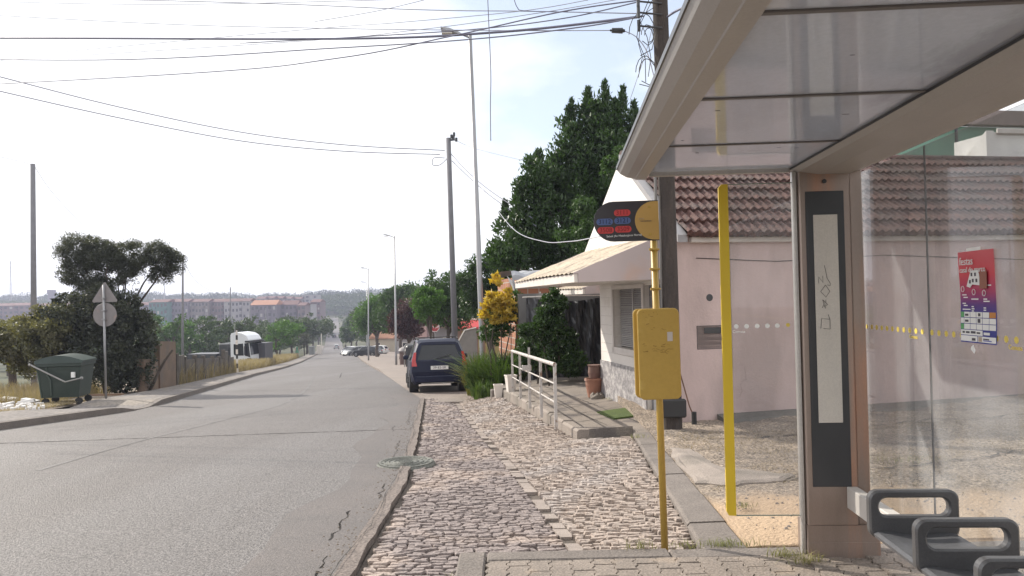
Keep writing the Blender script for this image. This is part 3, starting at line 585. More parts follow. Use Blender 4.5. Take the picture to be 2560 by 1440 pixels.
b = MB(); blotp = [(.09, -.03), (.12, -.05), (.13, -.035), (.115, -.01), (.1, -.015)]; b.prism([(x, -.004, z) for x, z in blotp], (0, -.001, 0)); b.build('torn_paper', m_white, ps)
# ================================================================ BUS STOP SIGN
BP = at(1662, 1362, 5.02); BP.z = -.15
bs = thing('bus_stop_sign', 'yellow bus stop pole with black route plate and two blank yellow boards', 'bus stop sign', BP, 0)
TOPZ = at(1631, 503, 5.02).z-BP.z; lean = (at(1631, 503, 5.02).x-BP.x)/TOPZ
bs.rotation_euler = (0, math.atan(lean), 0)
b = MB(); b.tube([(0, 0, -.1), (0, 0, TOPZ)], .023, 20); b.build('pole', m_yel, bs, smooth=True)
zc = (at(1560, 553, 5.0).z-BP.z); hw, hh = .213, .132
k = 14; sta = [( .0+.0, hh)]
ol = [(.03, -hh), (.03, hh)]+[(-hw*2+.03+hh*1.0-hh*math.sin(R(a)), hh*math.cos(R(a))) for a in range(0, 181, 12)]
yp = -.036
b = MB(); b.prism([(x, yp, zc+z) for x, z in ol], (0, .008, 0)); m_plate = mat('route_plate_black', (.045, .04, .045), (.035, .033, .038), rough=.35, scale=3)
plate = b.build('route_plate', m_plate, bs)
sem = [(.03, -hh+.006), (.03, hh-.006)]+[(.0-.126*math.sin(R(a)), .126*math.cos(R(a))) for a in range(0, 181, 10)]
m_disc = mat('route_disc_yellow', (.5, .31, .09), (.45, .28, .08), rough=.5)
b = MB(); b.prism([(x, yp-.0022, zc+z) for x, z in sem], (0, .002, 0)); b.build('yellow_disc', m_disc, plate)
m_red = mat('route_red', (.6, .06, .06), rough=.5); m_blu = mat('route_blue', (.09, .14, .32), rough=.5); m_redd = mat('red_digits', (.2, .012, .015), rough=.5); m_blud = mat('blue_digits', (.01, .015, .05), rough=.5)
for s, cx, cz, m, md in (('3111', -.208, .056, m_red, m_redd), ('3112', -.325, .0, m_blu, m_blud), ('3121', -.208, .004, m_blu, m_blud), ('3508', -.32, -.056, m_red, m_redd), ('3509', -.205, -.052, m_red, m_redd)):
    P = rrect(.108, .042, .0205, 7); b = MB(); b.prism([(cx+x, yp-.0022, zc+cz+z) for x, z in P], (0, .002, 0)); pl = b.build('route_label', m, plate)
    text('route_number', s, .042, md, pl, frameM((cx, yp-.0035, zc+cz), (1, 0, 0), (0, 0, 1)))
text('stop_name', 'Seixal (Av Metalurgicos Norte)', .0185, m_white, plate, frameM((-.2, yp-.002, zc-.094), (1, 0, .02), (0, 0, 1)))
text('lettering', 'carris', .016, m_ptan, plate, frameM((-.085, yp-.0035, zc+.014), (1, 0, 0), (0, 0, 1)))
text('lettering', 'metropolitana', .013, m_pdk, plate, frameM((-.055, yp-.0035, zc-.002), (1, 0, 0), (0, 0, 1)))
for z in (zc+.09, zc-.09, zc-.19, zc-.32, zc-.45):
    b = MB(); b.box(-.03, .03, -.03, .03, z-.006, z+.006, .003); b.box(-.04, -.02, -.04, -.028, z-.008, z+.008, .002); b.build('clamp', m_yel, bs)
b1, b0 = at(1650, 771, 4.98).z-BP.z, at(1650, 998, 4.98).z-BP.z
for (dy, dx) in ((-.05, .0), (.05, -.012)):
    P = rrect(.272, b1-b0, .035, 8, 0, (b1+b0)/2); Pi = rrect(.262, b1-b0-.01, .03, 8, 0, (b1+b0)/2)
    b = MB(); b.loft([[(x+dx, dy+.012, z) for x, z in P], [(x+dx, dy-.002, z) for x, z in P], [(x+dx, dy-.006, z) for x, z in Pi]][::-1]); tb = b.build('timetable_board', m_yel, bs)
    if dy < 0:
        b = MB(); rr = random.Random(12)
        for i in range(34):
            if i < 10: x, z = rr.uniform(-.1, .0), b1-rr.uniform(.02, .07)
            elif i < 16: x, z = rr.uniform(-.08, .03), b1-rr.uniform(.1, .14)
            else: x, z = rr.uniform(-.11, .08), b1-rr.uniform(.22, .285)
            n_ = rr.randint(2, 4); pts = [(x, dy-.0062, z)]; ln = rr.uniform(.004, .03 if i > 15 else .012)
            for k in range(n_): pts.append((pts[-1][0]+rr.uniform(-.3, 1)*ln, dy-.0062, pts[-1][2]+rr.uniform(-.6, .5)*ln*.6))
            b.tube(pts, rr.uniform(.0006, .0016), 4)
        b.build('scratches', mat('scratch', (.22, .13, .03), rough=.9), tb, kind='stuff')
        b = MB(); b.box(.055, .09, dy-.0075, dy-.0065, b1-.215, b1-.155); b.build('sticker_rest', mat('sticker_grey', (.55, .5, .48), rough=.8), tb)
# ================================================================ MANHOLE
MC = gz(1015, 1154, prof(8.8)+.03)
mh = thing('manhole_cover', 'round grey-green iron manhole cover at the road edge by the cobbles', 'manhole cover', (MC.x, MC.y, MC.z-.03), .3)
m_iron = mat('cast_iron', (.2, .2, .18), (.14, .145, .13), rough=.7, metal=.3, scale=8, speck=.3, sscale=60, bump=.5)
b = MB(); b.lathe([(.35, -.06), (.34, .004), (.325, .026), (.318, .02), (.0001, .02)], n=40); b.build('frame', m_iron, mh)
b = MB(); b.lathe([(.312, .0), (.312, .034), (.29, .036), (.285, .03), (.0001, .03)], n=40); lid = b.build('lid', m_iron, mh)
b = MB()
for r_ in (.25, .2, .14): b.tube([(r_*math.cos(R(a)), r_*math.sin(R(a)), .032) for a in range(10, 351, 10)], .008, 5)
for i in range(12): a = R(30*i); b.tube([(.26*math.cos(a), .26*math.sin(a), .032), (.285*math.cos(a), .285*math.sin(a), .032)], .008, 5)
for i in range(-2, 3): b.box(-.08, .08, i*.04-.008, i*.04+.008, .028, .037)
b.build('tread', m_iron, lid)
# ================================================================ PINK AND WHITE HOUSE
HR = math.atan(.187)
m_pink = mat('pink_render', (.58, .45, .425), (.5, .39, .37), rough=.9, scale=1.2, bump=.25, bscale=30, c3=(.42, .33, .31), s3=1.2, t3=.52, st3=(1, 1, .35), speck=.05)
m_wht = mat('white_tile_wall', (.74, .70, .66), (.66, .62, .58), rough=.55, scale=2.5, speck=.05, c3=(.58, .53, .48), s3=1.4, t3=.62)
m_gabw = mat('white_render', (.78, .76, .74), (.7, .68, .66), rough=.9, scale=1.5, c3=(.55, .53, .5), s3=1.2, t3=.63)
m_dado = mat('stone_dado', (.34, .32, .32), (.2, .19, .195), rough=.6, scale=9, speck=.3, sscale=30, sharp=.12, c3=(.42, .4, .39), s3=7, t3=.55)
m_tile = mat('roof_tile', (.125, .06, .05), (.072, .042, .038), rough=.8, scale=4, speck=.5, sscale=22, bump=.5, bscale=40, c3=(.085, .06, .055), s3=1.7, t3=.52)
m_mauve = mat('canopy_mauve', (.5, .42, .41), (.44, .37, .36), rough=.85, scale=2, c3=(.5, .36, .3), s3=1.1, t3=.6)
m_tan = mat('canopy_sheet', (.5, .42, .32), (.38, .31, .23), rough=.7, scale=3, speck=.25, sscale=30, c3=(.22, .18, .14), s3=2.4, t3=.56)
m_wpaint = mat('old_white_paint', (.72, .67, .62), (.6, .54, .49), rough=.7, scale=4, c3=(.3, .2, .15), s3=9, t3=.66)
m_dglass = mat('dark_window', (.03, .035, .04), rough=.08, spec=.8); m_shut = mat('shutter_grey', (.4, .38, .37), (.33, .31, .3), rough=.6, scale=5)
m_frame = mat('stone_trim', (.62, .58, .55), (.54, .5, .47), rough=.8, scale=4)
H = thing('house', 'low pink house with red tiled roof and white tiled left side behind the bus stop', 'house', (2.24, 10.4, 0), HR)
W0, W1 = 0, 11.0; EZ = 2.46; AZ_ = 3.92; D = 4.4
b = MB(); b.box(.0, W1, -.012, .15, -.5, EZ); b.box(W1-.2, W1, .15, D, -.5, EZ); b.box(1.6, W1, D-.2, D, -.5, EZ); b.build('wall', m_pink, H, label='pink rendered front wall')
b = MB()   # white left wall with window and door openings
for (y0, y1, z0, z1) in ((.151, .5, -.5, 1.95), (.5, 1.2, 1.78, 1.95), (1.2, 1.27, -.5, 1.95), (1.27, 2.67, -.5, .76), (1.27, 2.67, 1.74, 1.95), (2.67, 3.5, -.5, 1.95)): b.box(0, .119, y0, y1, z0, z1)
b.box(.12, 3, 3.38, 3.5, -.5, 1.95)
b.build('side_wall', m_wht, H)
b = MB(); b.prism([(0, .151, 1.952), (0, D+.1, 1.952), (0, D+.1, EZ), (0, D/2, AZ_-.03), (0, .151, EZ+.06)], (.119, 0, 0)); b.build('gable', m_gabw, H)
b = MB(); b.prism([(W1-.12, 0, EZ), (W1-.12, D, EZ), (W1-.12, D/2, AZ_-.05)], (.12, 0, 0)); b.build('gable', m_pink, H)
b = MB()
for (y0, y1) in ((.0, .5), (1.2, 3.515)): b.box(-.018, .0-.0005, y0, y1, -.5, .48)
b.box(0.0005, 3, 3.502, 3.52, -.5, .48); b.build('dado', m_dado, H)
b = MB(); 
for k in range(1, 9): b.box(-.0035, -.0005, -.008, 3.5, .48+.16*k, .484+.16*k)
b.box(-.004, -.0005, 1.26, 1.27, .48, .76); b.build('tile_joint', mat('grout', (.52, .48, .44), rough=.9), H, kind='stuff')
# roofs
def tiles(mb, x0, x1, y0, z0, yr, zr, course=.335, pitch=.125, n=8):
    Ls = math.hypot(yr-y0, zr-z0); ny = int(round(Ls/course)); uy, uz = (yr-y0)/Ls, (zr-z0)/Ls; ny_, nz_ = -uz*(1 if yr > y0 else -1), uy*(1 if yr > y0 else -1)
    if nz_ < 0: ny_, nz_ = -ny_, -nz_
    cols = int((x1-x0)/pitch); rr = random.Random(2)
    for j in range(ny):
        a, c = Ls*j/ny-.03, Ls*(j+1)/ny+.02; vs = []; m = cols*n+1
        jit = [rr.uniform(-.012, .012) for _ in range(cols+1)]; jh = [rr.uniform(-.006, .006) for _ in range(cols+1)]
        for (t, base) in ((a, -.01), (a, .055), (c, .004)):
            for i in range(m):
                u = i/n; ph = u % 1; cidx = int(u); h = .03*(math.sin(math.pi*min(1, ph/.62)) if ph < .62 else -.35*math.sin(math.pi*(ph-.62)/.38))
                hh = base+(h if base != -.01 else h*.6-.01)+jh[cidx]; tt = t+jit[cidx]*(1 if t == a else 0)
                vs.append((x0+u*pitch, y0+uy*tt+ny_*hh, z0+uz*tt+nz_*hh))
        fs = [(r_*m+i, r_*m+i+1, (r_+1)*m+i+1, (r_+1)*m+i) for r_ in range(2) for i in range(m-1)]
        mb.add(vs, fs)
b = MB(); tiles(b, .10, W1, -.17, EZ-.03, D/2, AZ_+.05); tiles(b, .10, W1, D+.17, EZ-.03, D/2, AZ_+.05, .66)
b.prism([(.1, -.1, EZ-.04), (.1, D/2, AZ_-.02), (.1, D+.1, EZ-.04), (.1, D/2, AZ_-.25)], (W1-.1, 0, 0))
roof = b.build('roof', m_tile, H, smooth=False)
b = MB(); rr = random.Random(1); x = .02
while x < W1-.3:
    q = 7; b.loft([[(xx, D/2+r_*math.cos(math.pi*k/q), AZ_+.0+dz+r_*.8*math.sin(math.pi*k/q)) for k in range(q+1)] for xx, r_, dz in ((x, .11, .03), (x+.42, .095, .04))], closed=True); x += .4
b.build('ridge_tiles', m_tile, roof)
m_verge = mat('verge_grey', (.36, .35, .36), (.28, .27, .28), rough=.9, scale=5)
b = MB(); b.prism([(-.02, -.16, EZ-.03), (-.02, D/2, AZ_+.05), (-.02, D/2, AZ_-.05), (-.02, -.16, EZ-.13)], (.14, 0, 0)); b.build('verge', m_verge, roof)
b = MB(); b.box(.2, W1, -.10, -.005, EZ-.13, EZ-.05, .01); b.build('cornice', m_frame, H)
# side window with slatted shutter
b = MB(); 
for y0, y1, z0, z1 in ((1.19, 1.27, .66, 1.80), (2.67, 2.74, .66, 1.80), (1.27, 2.67, 1.74, 1.80), (1.19, 2.74, .66, .76)): b.box(-.035, -.0005 if z0 < 1.7 or True else 0, y0, y1, z0, z1)
win = b.build('window', m_frame, H)
b = MB(); b.box(.11, .117, 1.27, 2.67, .76, 1.74); b.build('pane', m_dglass, win)
b = MB()
for k in range(32): z = .78+k*.03; b.add([(.082, 1.30, z), (.082, 2.64, z), (.1, 2.64, z+.024), (.1, 1.30, z+.024), (.077, 1.30, z+.002), (.077, 2.64, z+.002)], [(0, 1, 2, 3), (4, 5, 1, 0)])
b.box(.075, .1, 1.95, 1.99, .76, 1.74); b.build('shutter', m_shut, win)
b = MB(); b.box(.07, .10, .5, 1.2, -.12, 1.78); dr = b.build('door', mat('door_grey', (.2, .2, .21), (.16, .16, .17), rough=.5), H)
b = MB(); b.box(-.06, .119, .5, 1.2, -.2, -.125, .004); b.build('threshold', m_frame, dr)
b = MB(); b.tube([(.05, .6, .8), (.05, .6, .95)], .012); b.build('handle', m_alu, dr)
b = MB(); b.box(-.008, -.001, 1.02+.2, 1.2+.13, 1.42, 1.62); nb = b.build('notice', mat('notice_paper', (.55, .56, .53), rough=.6), H)
b = MB(); [b.box(-.0105, -.0085, 1.235, 1.315, 1.45+.03*k, 1.455+.03*k) for k in range(5)]; b.build('print', m_pdk, nb)
# canopy over the side wall
def canopy(y0, y1, w, zo, zt, nm, lab, par, x0=0):
    c = MB(); c.box(x0-w, x0-w+.05, y0, y1, zo-.05, zo+.07, .004); root = c.build(nm, m_wpaint, par, label=lab)
    c = MB(); n_ = int((y1-y0)/.06); up = []; 
    for i in range(n_+1):
        y = y0+.012+(y1-y0-.024)*i/n_; h = .011*math.sin(i*math.pi/2*1.0); up.append((y, h))
    vs = [(x0-w-.03+(w+.03)*t, y, zo+.075+(zt-zo-.075)*t+h+.012*math.sin(t*9+y)) for t in (0, .25, .5, .75, 1) for y, h in up]; m = len(up)
    c.add(vs, [(r_*m+i, (r_+1)*m+i, (r_+1)*m+i+1, r_*m+i+1) for r_ in range(4) for i in range(m-1)])
    c.build('roof_sheet', m_tan, root)
    for yy0 in (y0, y1-.04):
        c = MB(); yy0 += (-.012 if yy0 == y0 else .012); c.prism([(x0-w+.052, yy0, zo-.05), (x0-.002, yy0, zo-.02), (x0-.002, yy0, zt+.012), (x0-w-.01, yy0, zo+.085), (x0-w-.01, yy0, zo+.071), (x0-w+.052, yy0, zo+.071)], (0, .04, 0)); c.build('end_panel', m_mauve, root)
    c = MB(); c.box(x0-w+.052, x0-.002, y0+.042, y1-.042, zo-.03, zo-.012); c.build('soffit', m_wht, root)
canopy(.04, 4.25, 1.42, 1.865, 2.5, 'canopy', None, H)
# front fittings
b = MB(); b.lathe([(.055, 0), (.055, .01), (.045, .012), (.045, .002), (.001, .002)], n=20)
def facepoint(px, py): # px on the facade -> local x, z
    v = ray(px, py); o = Vector((2.24, 10.4, 0)); A = Vector((-math.sin(HR), math.cos(HR), 0)); t = (o-Vector((0, 0, CAMZ))).dot(A)/v.dot(A); p = Vector((0, 0, CAMZ))+v*t; q = p-o; return q.dot(Vector((math.cos(HR), math.sin(HR), 0))), q.z
x, z = facepoint(1773, 744)
b = MB(); b.loft([[(x+r_*math.cos(2*math.pi*k/20), y, z+r_*math.sin(2*math.pi*k/20)) for k in range(20)] for r_, y in ((.05, 0), (.05, -.012), (.04, -.014))]); b.build('vent', m_dark, H)
x0, z1 = facepoint(1742, 816); x1, z0 = facepoint(1803, 870)
b = MB(); b.box(x0, x1, -.012, .0-.001, z0, z1, .003); mb_ = b.build('meter_cabinet', mat('meter_grey', (.4, .33, .31), (.35, .29, .27), rough=.6), H)
b = MB(); b.box(x0+.1, x1-.005, -.02, -.0125, z1-.1, z1-.02, .002); b.build('vent_grille', m_dark, mb_)
b = MB(); [b.box(x0-.008, x1+.008, -.016, -.001, zz, zz+.008) for zz in (z0-.008, z1)]; [b.box(xx, xx+.008, -.016, -.001, z0, z1) for xx in (x0-.008, x1)]; b.build('frame', m_dark, mb_)
# faint old door leaf in the pink wall
xd0, zd1 = facepoint(1820, 597); xd1, _ = facepoint(1990, 597)
b = MB(); b.box(xd0, xd0+.02, -.012, -.001, .55, zd1); b.box(xd0, xd1+.2, -.012, -.001, zd1, zd1+.02); b.build('cover_strip', m_frame, H, label='thin pink trim line')
b = MB(); b.tube([(.3, -.02, 2.12), (1.5, -.02, 2.06), (3.2, -.02, 2.13), (6, -.02, 2.02), (9, -.02, 2.12)], .005, 5); b.build('wall_cable', m_black, H)
b = MB(); rr = random.Random(44)
for (x, z) in ((2.6, 2.3), (.9, .2), (4.4, 1.9), (6.2, .4)):
    pts = [(x, -.0125, z)]
    for k in range(9): pts.append((pts[-1][0]+rr.uniform(-.03, .07), -.0125, pts[-1][2]+rr.uniform(-.09, .02)*(1 if z > 1 else -1)))
    b.tube(pts, .0016, 4)
b.build('hairline_crack', mat('wall_crack', (.25, .18, .16), rough=1), H, kind='stuff')
# dark concrete plinth ramp along the front
b = MB(); b.prism([(.55, -.02, -.3), (.55, -.02, -.03), (.55, -.25, -.07), (.55, -.75, -.3)], (10, 0, .12)); b.build('plinth', mat('dark_concrete', (.1, .095, .09), (.15, .14, .125), rough=.9, scale=2, bump=.6, bscale=20, speck=.3), H)
# ---------------------------------------------------------------- rear annexe with its own small canopy
AN = thing('annexe', 'low annexe with small white-edged canopy and dark porch behind the white wall', 'annexe', (2.24, 10.4, 0), HR)
b = MB(); b.box(1.9, 3.5, 4.6, 9.6, -.8, 2.1); b.build('wall', mat('annexe_render', (.4, .37, .35), (.3, .28, .27), rough=.9, scale=2), AN)  # plain grey-beige render
canopy(5.5, 8.3, 1.65, 1.74, 2.2, 'canopy', None, AN, 1.9)
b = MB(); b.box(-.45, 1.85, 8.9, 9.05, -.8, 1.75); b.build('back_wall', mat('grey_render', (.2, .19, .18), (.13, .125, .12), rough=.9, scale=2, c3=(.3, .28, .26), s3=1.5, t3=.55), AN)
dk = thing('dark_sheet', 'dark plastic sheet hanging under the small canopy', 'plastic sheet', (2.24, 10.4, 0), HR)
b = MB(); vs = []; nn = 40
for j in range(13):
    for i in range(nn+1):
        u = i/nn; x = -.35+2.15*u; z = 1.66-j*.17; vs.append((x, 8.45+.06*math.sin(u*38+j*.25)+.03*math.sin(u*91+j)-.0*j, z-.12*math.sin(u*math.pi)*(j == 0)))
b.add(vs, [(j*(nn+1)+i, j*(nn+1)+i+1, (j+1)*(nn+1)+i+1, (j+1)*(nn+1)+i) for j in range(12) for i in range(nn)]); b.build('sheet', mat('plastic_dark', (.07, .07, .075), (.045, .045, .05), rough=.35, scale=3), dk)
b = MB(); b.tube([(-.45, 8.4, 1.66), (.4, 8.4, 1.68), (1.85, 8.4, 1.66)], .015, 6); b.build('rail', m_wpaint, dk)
# brick shed
SH = thing('brick_shed', 'unfinished brick shed with grey tarpaulin on its roof behind the plants', 'shed', (.12, 20, 0), HR)
m_brick = bpy.data.materials.new('hollow_brick'); m_brick.use_nodes = True; n = m_brick.node_tree; bb = n.nodes['Principled BSDF']; bb.inputs['Roughness'].default_value = .9
bt = n.nodes.new('ShaderNodeTexBrick'); bt.inputs['Scale'].default_value = 1; bt.inputs['Brick Width'].default_value = .3; bt.inputs['Row Height'].default_value = .19; bt.inputs['Mortar Size'].default_value = .012
bt.inputs['Color1'].default_value = (.4, .17, .09, 1); bt.inputs['Color2'].default_value = (.3, .12, .07, 1); bt.inputs['Mortar'].default_value = (.4, .36, .31, 1)
tcn = n.nodes.new('ShaderNodeTexCoord'); sp = n.nodes.new('ShaderNodeSeparateXYZ'); cb = n.nodes.new('ShaderNodeCombineXYZ'); ad = n.nodes.new('ShaderNodeMath'); n.links.new(tcn.outputs['Object'], sp.inputs[0])
n.links.new(sp.outputs['X'], ad.inputs[0]); n.links.new(sp.outputs['Y'], ad.inputs[1]); n.links.new(ad.outputs[0], cb.inputs[0]); n.links.new(sp.outputs['Z'], cb.inputs[1]); n.links.new(cb.outputs[0], bt.inputs['Vector']); n.links.new(bt.outputs[0], bb.inputs['Base Color'])
b = MB(); b.box(0, 3.2, 0, .2, -1.5, 2.2); b.box(0, .2, .2, 3, -1.5, 2.2); b.box(3, 3.2, .2, 3, -1.5, 2.2); b.build('wall', m_brick, SH)
b = MB(); b.box(-.06, .16, -.06, .1, -1.5, 1.75, .01); b.build('pillar', m_brick, SH, label='sunlit brick corner pillar')
b = MB(); b.box(.62, 1.6, -.03, -.005, -.6, 1.5); b.build('boarding', mat('dark_boards', (.12, .07, .055), (.08, .05, .04), rough=.8), SH)
b = MB(); b.box(.6, .64, -.06, -.031, -1, 1.8); b.build('prop', m_wpaint, SH)
b = MB(); vs = []
for j, (yy, zz) in enumerate(((-.2, 2.08), (-.18, 2.2), (-.05, 2.33), (1.5, 2.4), (3.1, 2.3))):
    for i in range(41): u = i/40; vs.append((-.15+3.5*u, yy, zz+.035*math.sin(u*21+j)+.02*math.sin(u*47)))
b.add(vs, [(j*41+i, j*41+i+1, (j+1)*41+i+1, (j+1)*41+i) for j in range(4) for i in range(40)])
b.add([(-.15, -.2, 2.1), (-.1, -.2, 2.1), (.0, -.22, 1.8), (-.05, -.1, 1.72), (-.2, .3, 2.25)], [(0, 1, 2, 3), (0, 3, 4)])
b.build('tarpaulin', mat('tarp', (.3, .31, .34), (.4, .41, .44), rough=.5, scale=4), SH)
# houses behind the pink roof
m_green = mat('green_sheet', (.12, .24, .18), (.16, .28, .22), rough=.6, scale=2, stretch=(8, 1, 1))
RH = thing('white_house', 'white house with sloping parapet rising behind the red tiled roof', 'house', (10.9, 17.3, 0), HR)
b = MB(); b.box(.2, 9, 0, 1.2, -1, 5.2); b.build('wall', m_gabw, RH)
b = MB(); b.prism([(.0, 0, -1), (.0, 1.25, -1), (.0, 1.25, 4.3), (.0, 0, 5.23)], (.199, 0, 0)); b.build('parapet', m_gabw, RH)
b = MB(); b.box(.25, 9.1, -.08, 0, 5.15, 5.28, .02); b.build('cornice', m_frame, RH)
GH = thing('green_building', 'building clad in green sheet above and behind the white house', 'building', (9.5, 24, 0), HR)
b = MB(); b.box(0, 16, 0, 8, -1, 7.0); b.build('wall', m_green, GH)
b = MB(); b.box(-.2, 16.2, -.3, 0, 7.0, 7.5, .02); b.build('parapet', mat('brown_parapet', (.22, .18, .17), rough=.9), GH)
b = MB(); [b.tube([(x, -.4, 6), (x, -.4, 8.3)], .05) for x in (2, 5)]; b.build('flue', m_dark, GH)
# ================================================================ SMALL THINGS BY THE HOUSE
m_rail = mat('rail_white', (.52, .49, .46), (.43, .4, .38), rough=.6, scale=6, c3=(.2, .12, .08), s3=14, t3=.6)
RA = thing('railing', 'chipped white metal railing on the kerb between footpath and cobbles', 'railing', (0, 0, 0), world=True)
a, c = Vector((at(1390, 1058, 11.0).x, 11.0, 0)), Vector((at(1282, 973, 16.6).x, 16.6, 0))
def rb(t): p = a.lerp(c, t); return Vector((p.x, p.y, zk(p.y)+.01))
for t in (0, .25, .5, .75, 1):
    p = rb(t); b = MB(); b.box(p.x-.024, p.x+.024, p.y-.024, p.y+.024, p.z-.05, p.z+.88, .004); b.build('post', m_rail, RA)
b = MB(); b.tube([rb(0)+Vector((0, -.03, .88)), rb(1)+Vector((0, .03, .9))], .03, 10); b.build('top_rail', m_rail, RA)
for h in (.33, .6): b = MB(); b.tube([rb(0)+Vector((0, 0, h)), rb(1)+Vector((0, 0, h))], .013, 8); b.build('rail', m_rail, RA)
b = MB(); p = rb(.5); b.box(p.x-.02, p.x+.02, p.y-.02, p.y+.02, p.z+.92, p.z+1.05); b.build('bracket', m_alu, RA)
b = MB(); p = rb(.55); b.box(p.x-.1, p.x+.08, p.y-.06, p.y-.04, p.z+.62, p.z+.72, .01); b.build('tin', m_alu, RA)
MT = gz(1552, 1032, -.16); mt = MB()
c_, s_ = math.cos(HR), math.sin(HR)
def fo(x, y, dz): X = MT.x+x*c_-y*s_; Y = MT.y+x*s_+y*c_; return (X, Y, fpz(X, Y)+dz)
mt.loft([[fo(x, y, dz) for x, y in ((-.25, -.42), (.28, -.42), (.28, .42), (-.25, .42))] for dz in (.004, .026)])
mt.build('doormat', mat('green_turf_mat', (.1, .14, .035), (.07, .1, .03), rough=1, scale=8, speck=.4, sscale=150, bump=1), label='green artificial turf doormat on the footpath by the white wall', cat='doormat')
# terracotta pots by the corner of the white wall
m_terra = mat('terracotta', (.36, .17, .11), (.26, .13, .09), rough=.85, scale=6, c3=(.38, .3, .26), s3=5, t3=.6)
pr = [(.001, 0), (.11, 0), (.15, .22), (.155, .3), (.17, .3), (.17, .34), (.14, .34), (.13, .28), (.001, .27)]
P0 = at(1484, 945, 13.9)
pz = fpz(P0.x, 13.9)
t = thing('plant_pot', 'stack of brown clay pots against the corner of the white wall', 'plant pot', (P0.x, 13.9, pz)); b = MB(); b.lathe(pr, n=20); b.build('pot', m_terra, t)
b = MB(); b.lathe([(.001, 0), (.1, 0), (.12, .1), (.11, .2), (.13, .24), (.001, .23)], (0.02, .02, .345), n=16); b.build('upper_pot', mat('clay_dark', (.2, .12, .1), rough=.9), t)
b = MB(); b.loft([[(r_*math.cos(a_)+.03, r_*.8*math.sin(a_)-.25, z+.03*math.sin(a_*3)) for a_ in [R(q) for q in range(0, 360, 30)]] for r_, z in ((.12, -.02), (.13, .05), (.08, .09))]); b.build('stone', m_conc, t)
for i, (px, py, d, w, h, lab) in enumerate(((1245, 950, 17.6, .2, .3, 'white square planter nearer the bushes at the far end of the railing'), (1277, 955, 16.9, .22, .34, 'white-rimmed planter directly at the far post of the railing'))):
    q = at(px, py, d); z0 = prof(d)+.12 if i == 0 else zk(d)
    t = thing('planter', lab, 'planter', (q.x, d, z0), .1+.2*i, group='white planters by the railing')
    b = MB(); b.loft([[(sx*s, sy*s, z) for sx, sy in ((-1, -1), (1, -1), (1, 1), (-1, 1))] for s, z in ((w*.36, 0), (w*.5, h), (w*.54, h), (w*.54, h+.03), (w*.46, h+.03), (w*.44, h-.03))]); b.build('pot', m_wpaint, t)
    b = MB(); b.box(-w*.44, w*.44, -w*.44, w*.44, h-.05, h-.03); b.build('soil', m_black, t)
q = gz(1244, 992, -.72); b = MB(); b.box(-.16, .16, -.13, .13, -.1, .13, .02); o = b.build('stone_block', m_kerb, label='loose square stone block at the foot of the footpath kerb', cat='stone block'); o.location = (q.x, q.y, cobz(q.x, q.y)+.03); o.rotation_euler = (0, 0, .15)
# leaning rod in its pipe stub by the pink wall
q = at(1733, 1042, 10.25); zz = -.12
t = thing('metal_rod', 'thin metal rod leaning from a pipe stub at the foot of the pink wall', 'metal rod', (q.x, 10.2, zz))
b = MB(); b.tube([(0, 0, -.05), (0, 0, .17)], .035, 12); b.build('pipe_stub', m_black, t)
b = MB(); b.tube([(0, 0, .1), (-.06, .0, .25), (-.17, .02, .7), (-.2, .03, .75)], .009, 6); b.build('rod', mat('rust', (.2, .1, .06), (.12, .07, .05), rough=.9), t)
# ================================================================ WOODEN POLE AND BOX
m_wood = mat('old_pole_wood', (.085, .068, .06), (.045, .038, .035), rough=.95, scale=5, stretch=(5, 5, .5), speck=.3, sscale=60, bump=.8, bscale=30)
q0 = gz(1683, 1074, -.14); q1 = at(1650, 0, 9.6)
top = q0.lerp(q1, 1.28)
wp = thing('utility_pole', 'nearest dark wooden utility pole beside the pink house, wrapped in wires', 'utility pole', q0, world=True, group='utility poles')
dirp = (q1-q0)
b = MB(); b.tube([q0-Vector((0, 0, .4)), q0, q0.lerp(q1, .5)+Vector((.012, 0, 0)), q1, top], [.125, .12, .108, .095, .09], 14); b.build('shaft', m_wood, wp, smooth=True)
b = MB(); b.tube([q0+Vector((-.17, -.03, -.1)), q0.lerp(q1, .3)+Vector((-.15, -.03, 0)), q0.lerp(q1, .62)+Vector((-.135, -.03, 0))], .02, 8); b.tube([q0+Vector((-.13, -.06, 0)), q0.lerp(q1, .55)+Vector((-.1, -.06, 0))], .012, 6); b.build('conduit', mat('conduit_grey', (.2, .19, .185), rough=.7), wp)
b = MB(); p = q0; b.box(p.x-.2, p.x+.14, p.y-.2, p.y-.12, .03+p.z+.15, p.z+.42, .02); b.build('junction_box', m_black, wp)
for f, s in ((.93, 1), (.985, -1), (.96, 1)):
    p = q0.lerp(q1, f); b = MB(); b.tube([p+Vector((0, -.1, 0)), p+Vector((-.32*1, -.12, .03))], .012, 6); b.tube([p+Vector((-.3, -.12, -.04)), p+Vector((-.3, -.12, .1))], .022, 8); b.build('insulator_arm', m_dark, wp)
rr = random.Random(6); b = MB()
for i in range(5):
    p = q0.lerp(q1, rr.uniform(.8, .97)); r_ = (.21, .13, .07, .1, .16)[i]; pts = []
    for k in range(15): a_ = k/14*rr.uniform(4.5, 6); pts.append(p+Vector((-.13-r_*.6-r_*math.cos(a_)*.8, -.1+rr.uniform(-.01, .01), r_*1.3*math.sin(a_)-.1)))
    b.tube(pts, .0055, 5)
p = q0.lerp(q1, .99)
for i in range(3): b.tube([p+Vector((-.12+rr.uniform(-.05, .05), -.12, rr.uniform(-.1, .2)))]+[p+Vector((-.14-rr.uniform(0, .2), -.12, -.25*k+rr.uniform(-.05, .05))) for k in range(1, 5)], .005, 5)
b.build('wire_tangle', m_black, wp, kind='stuff')
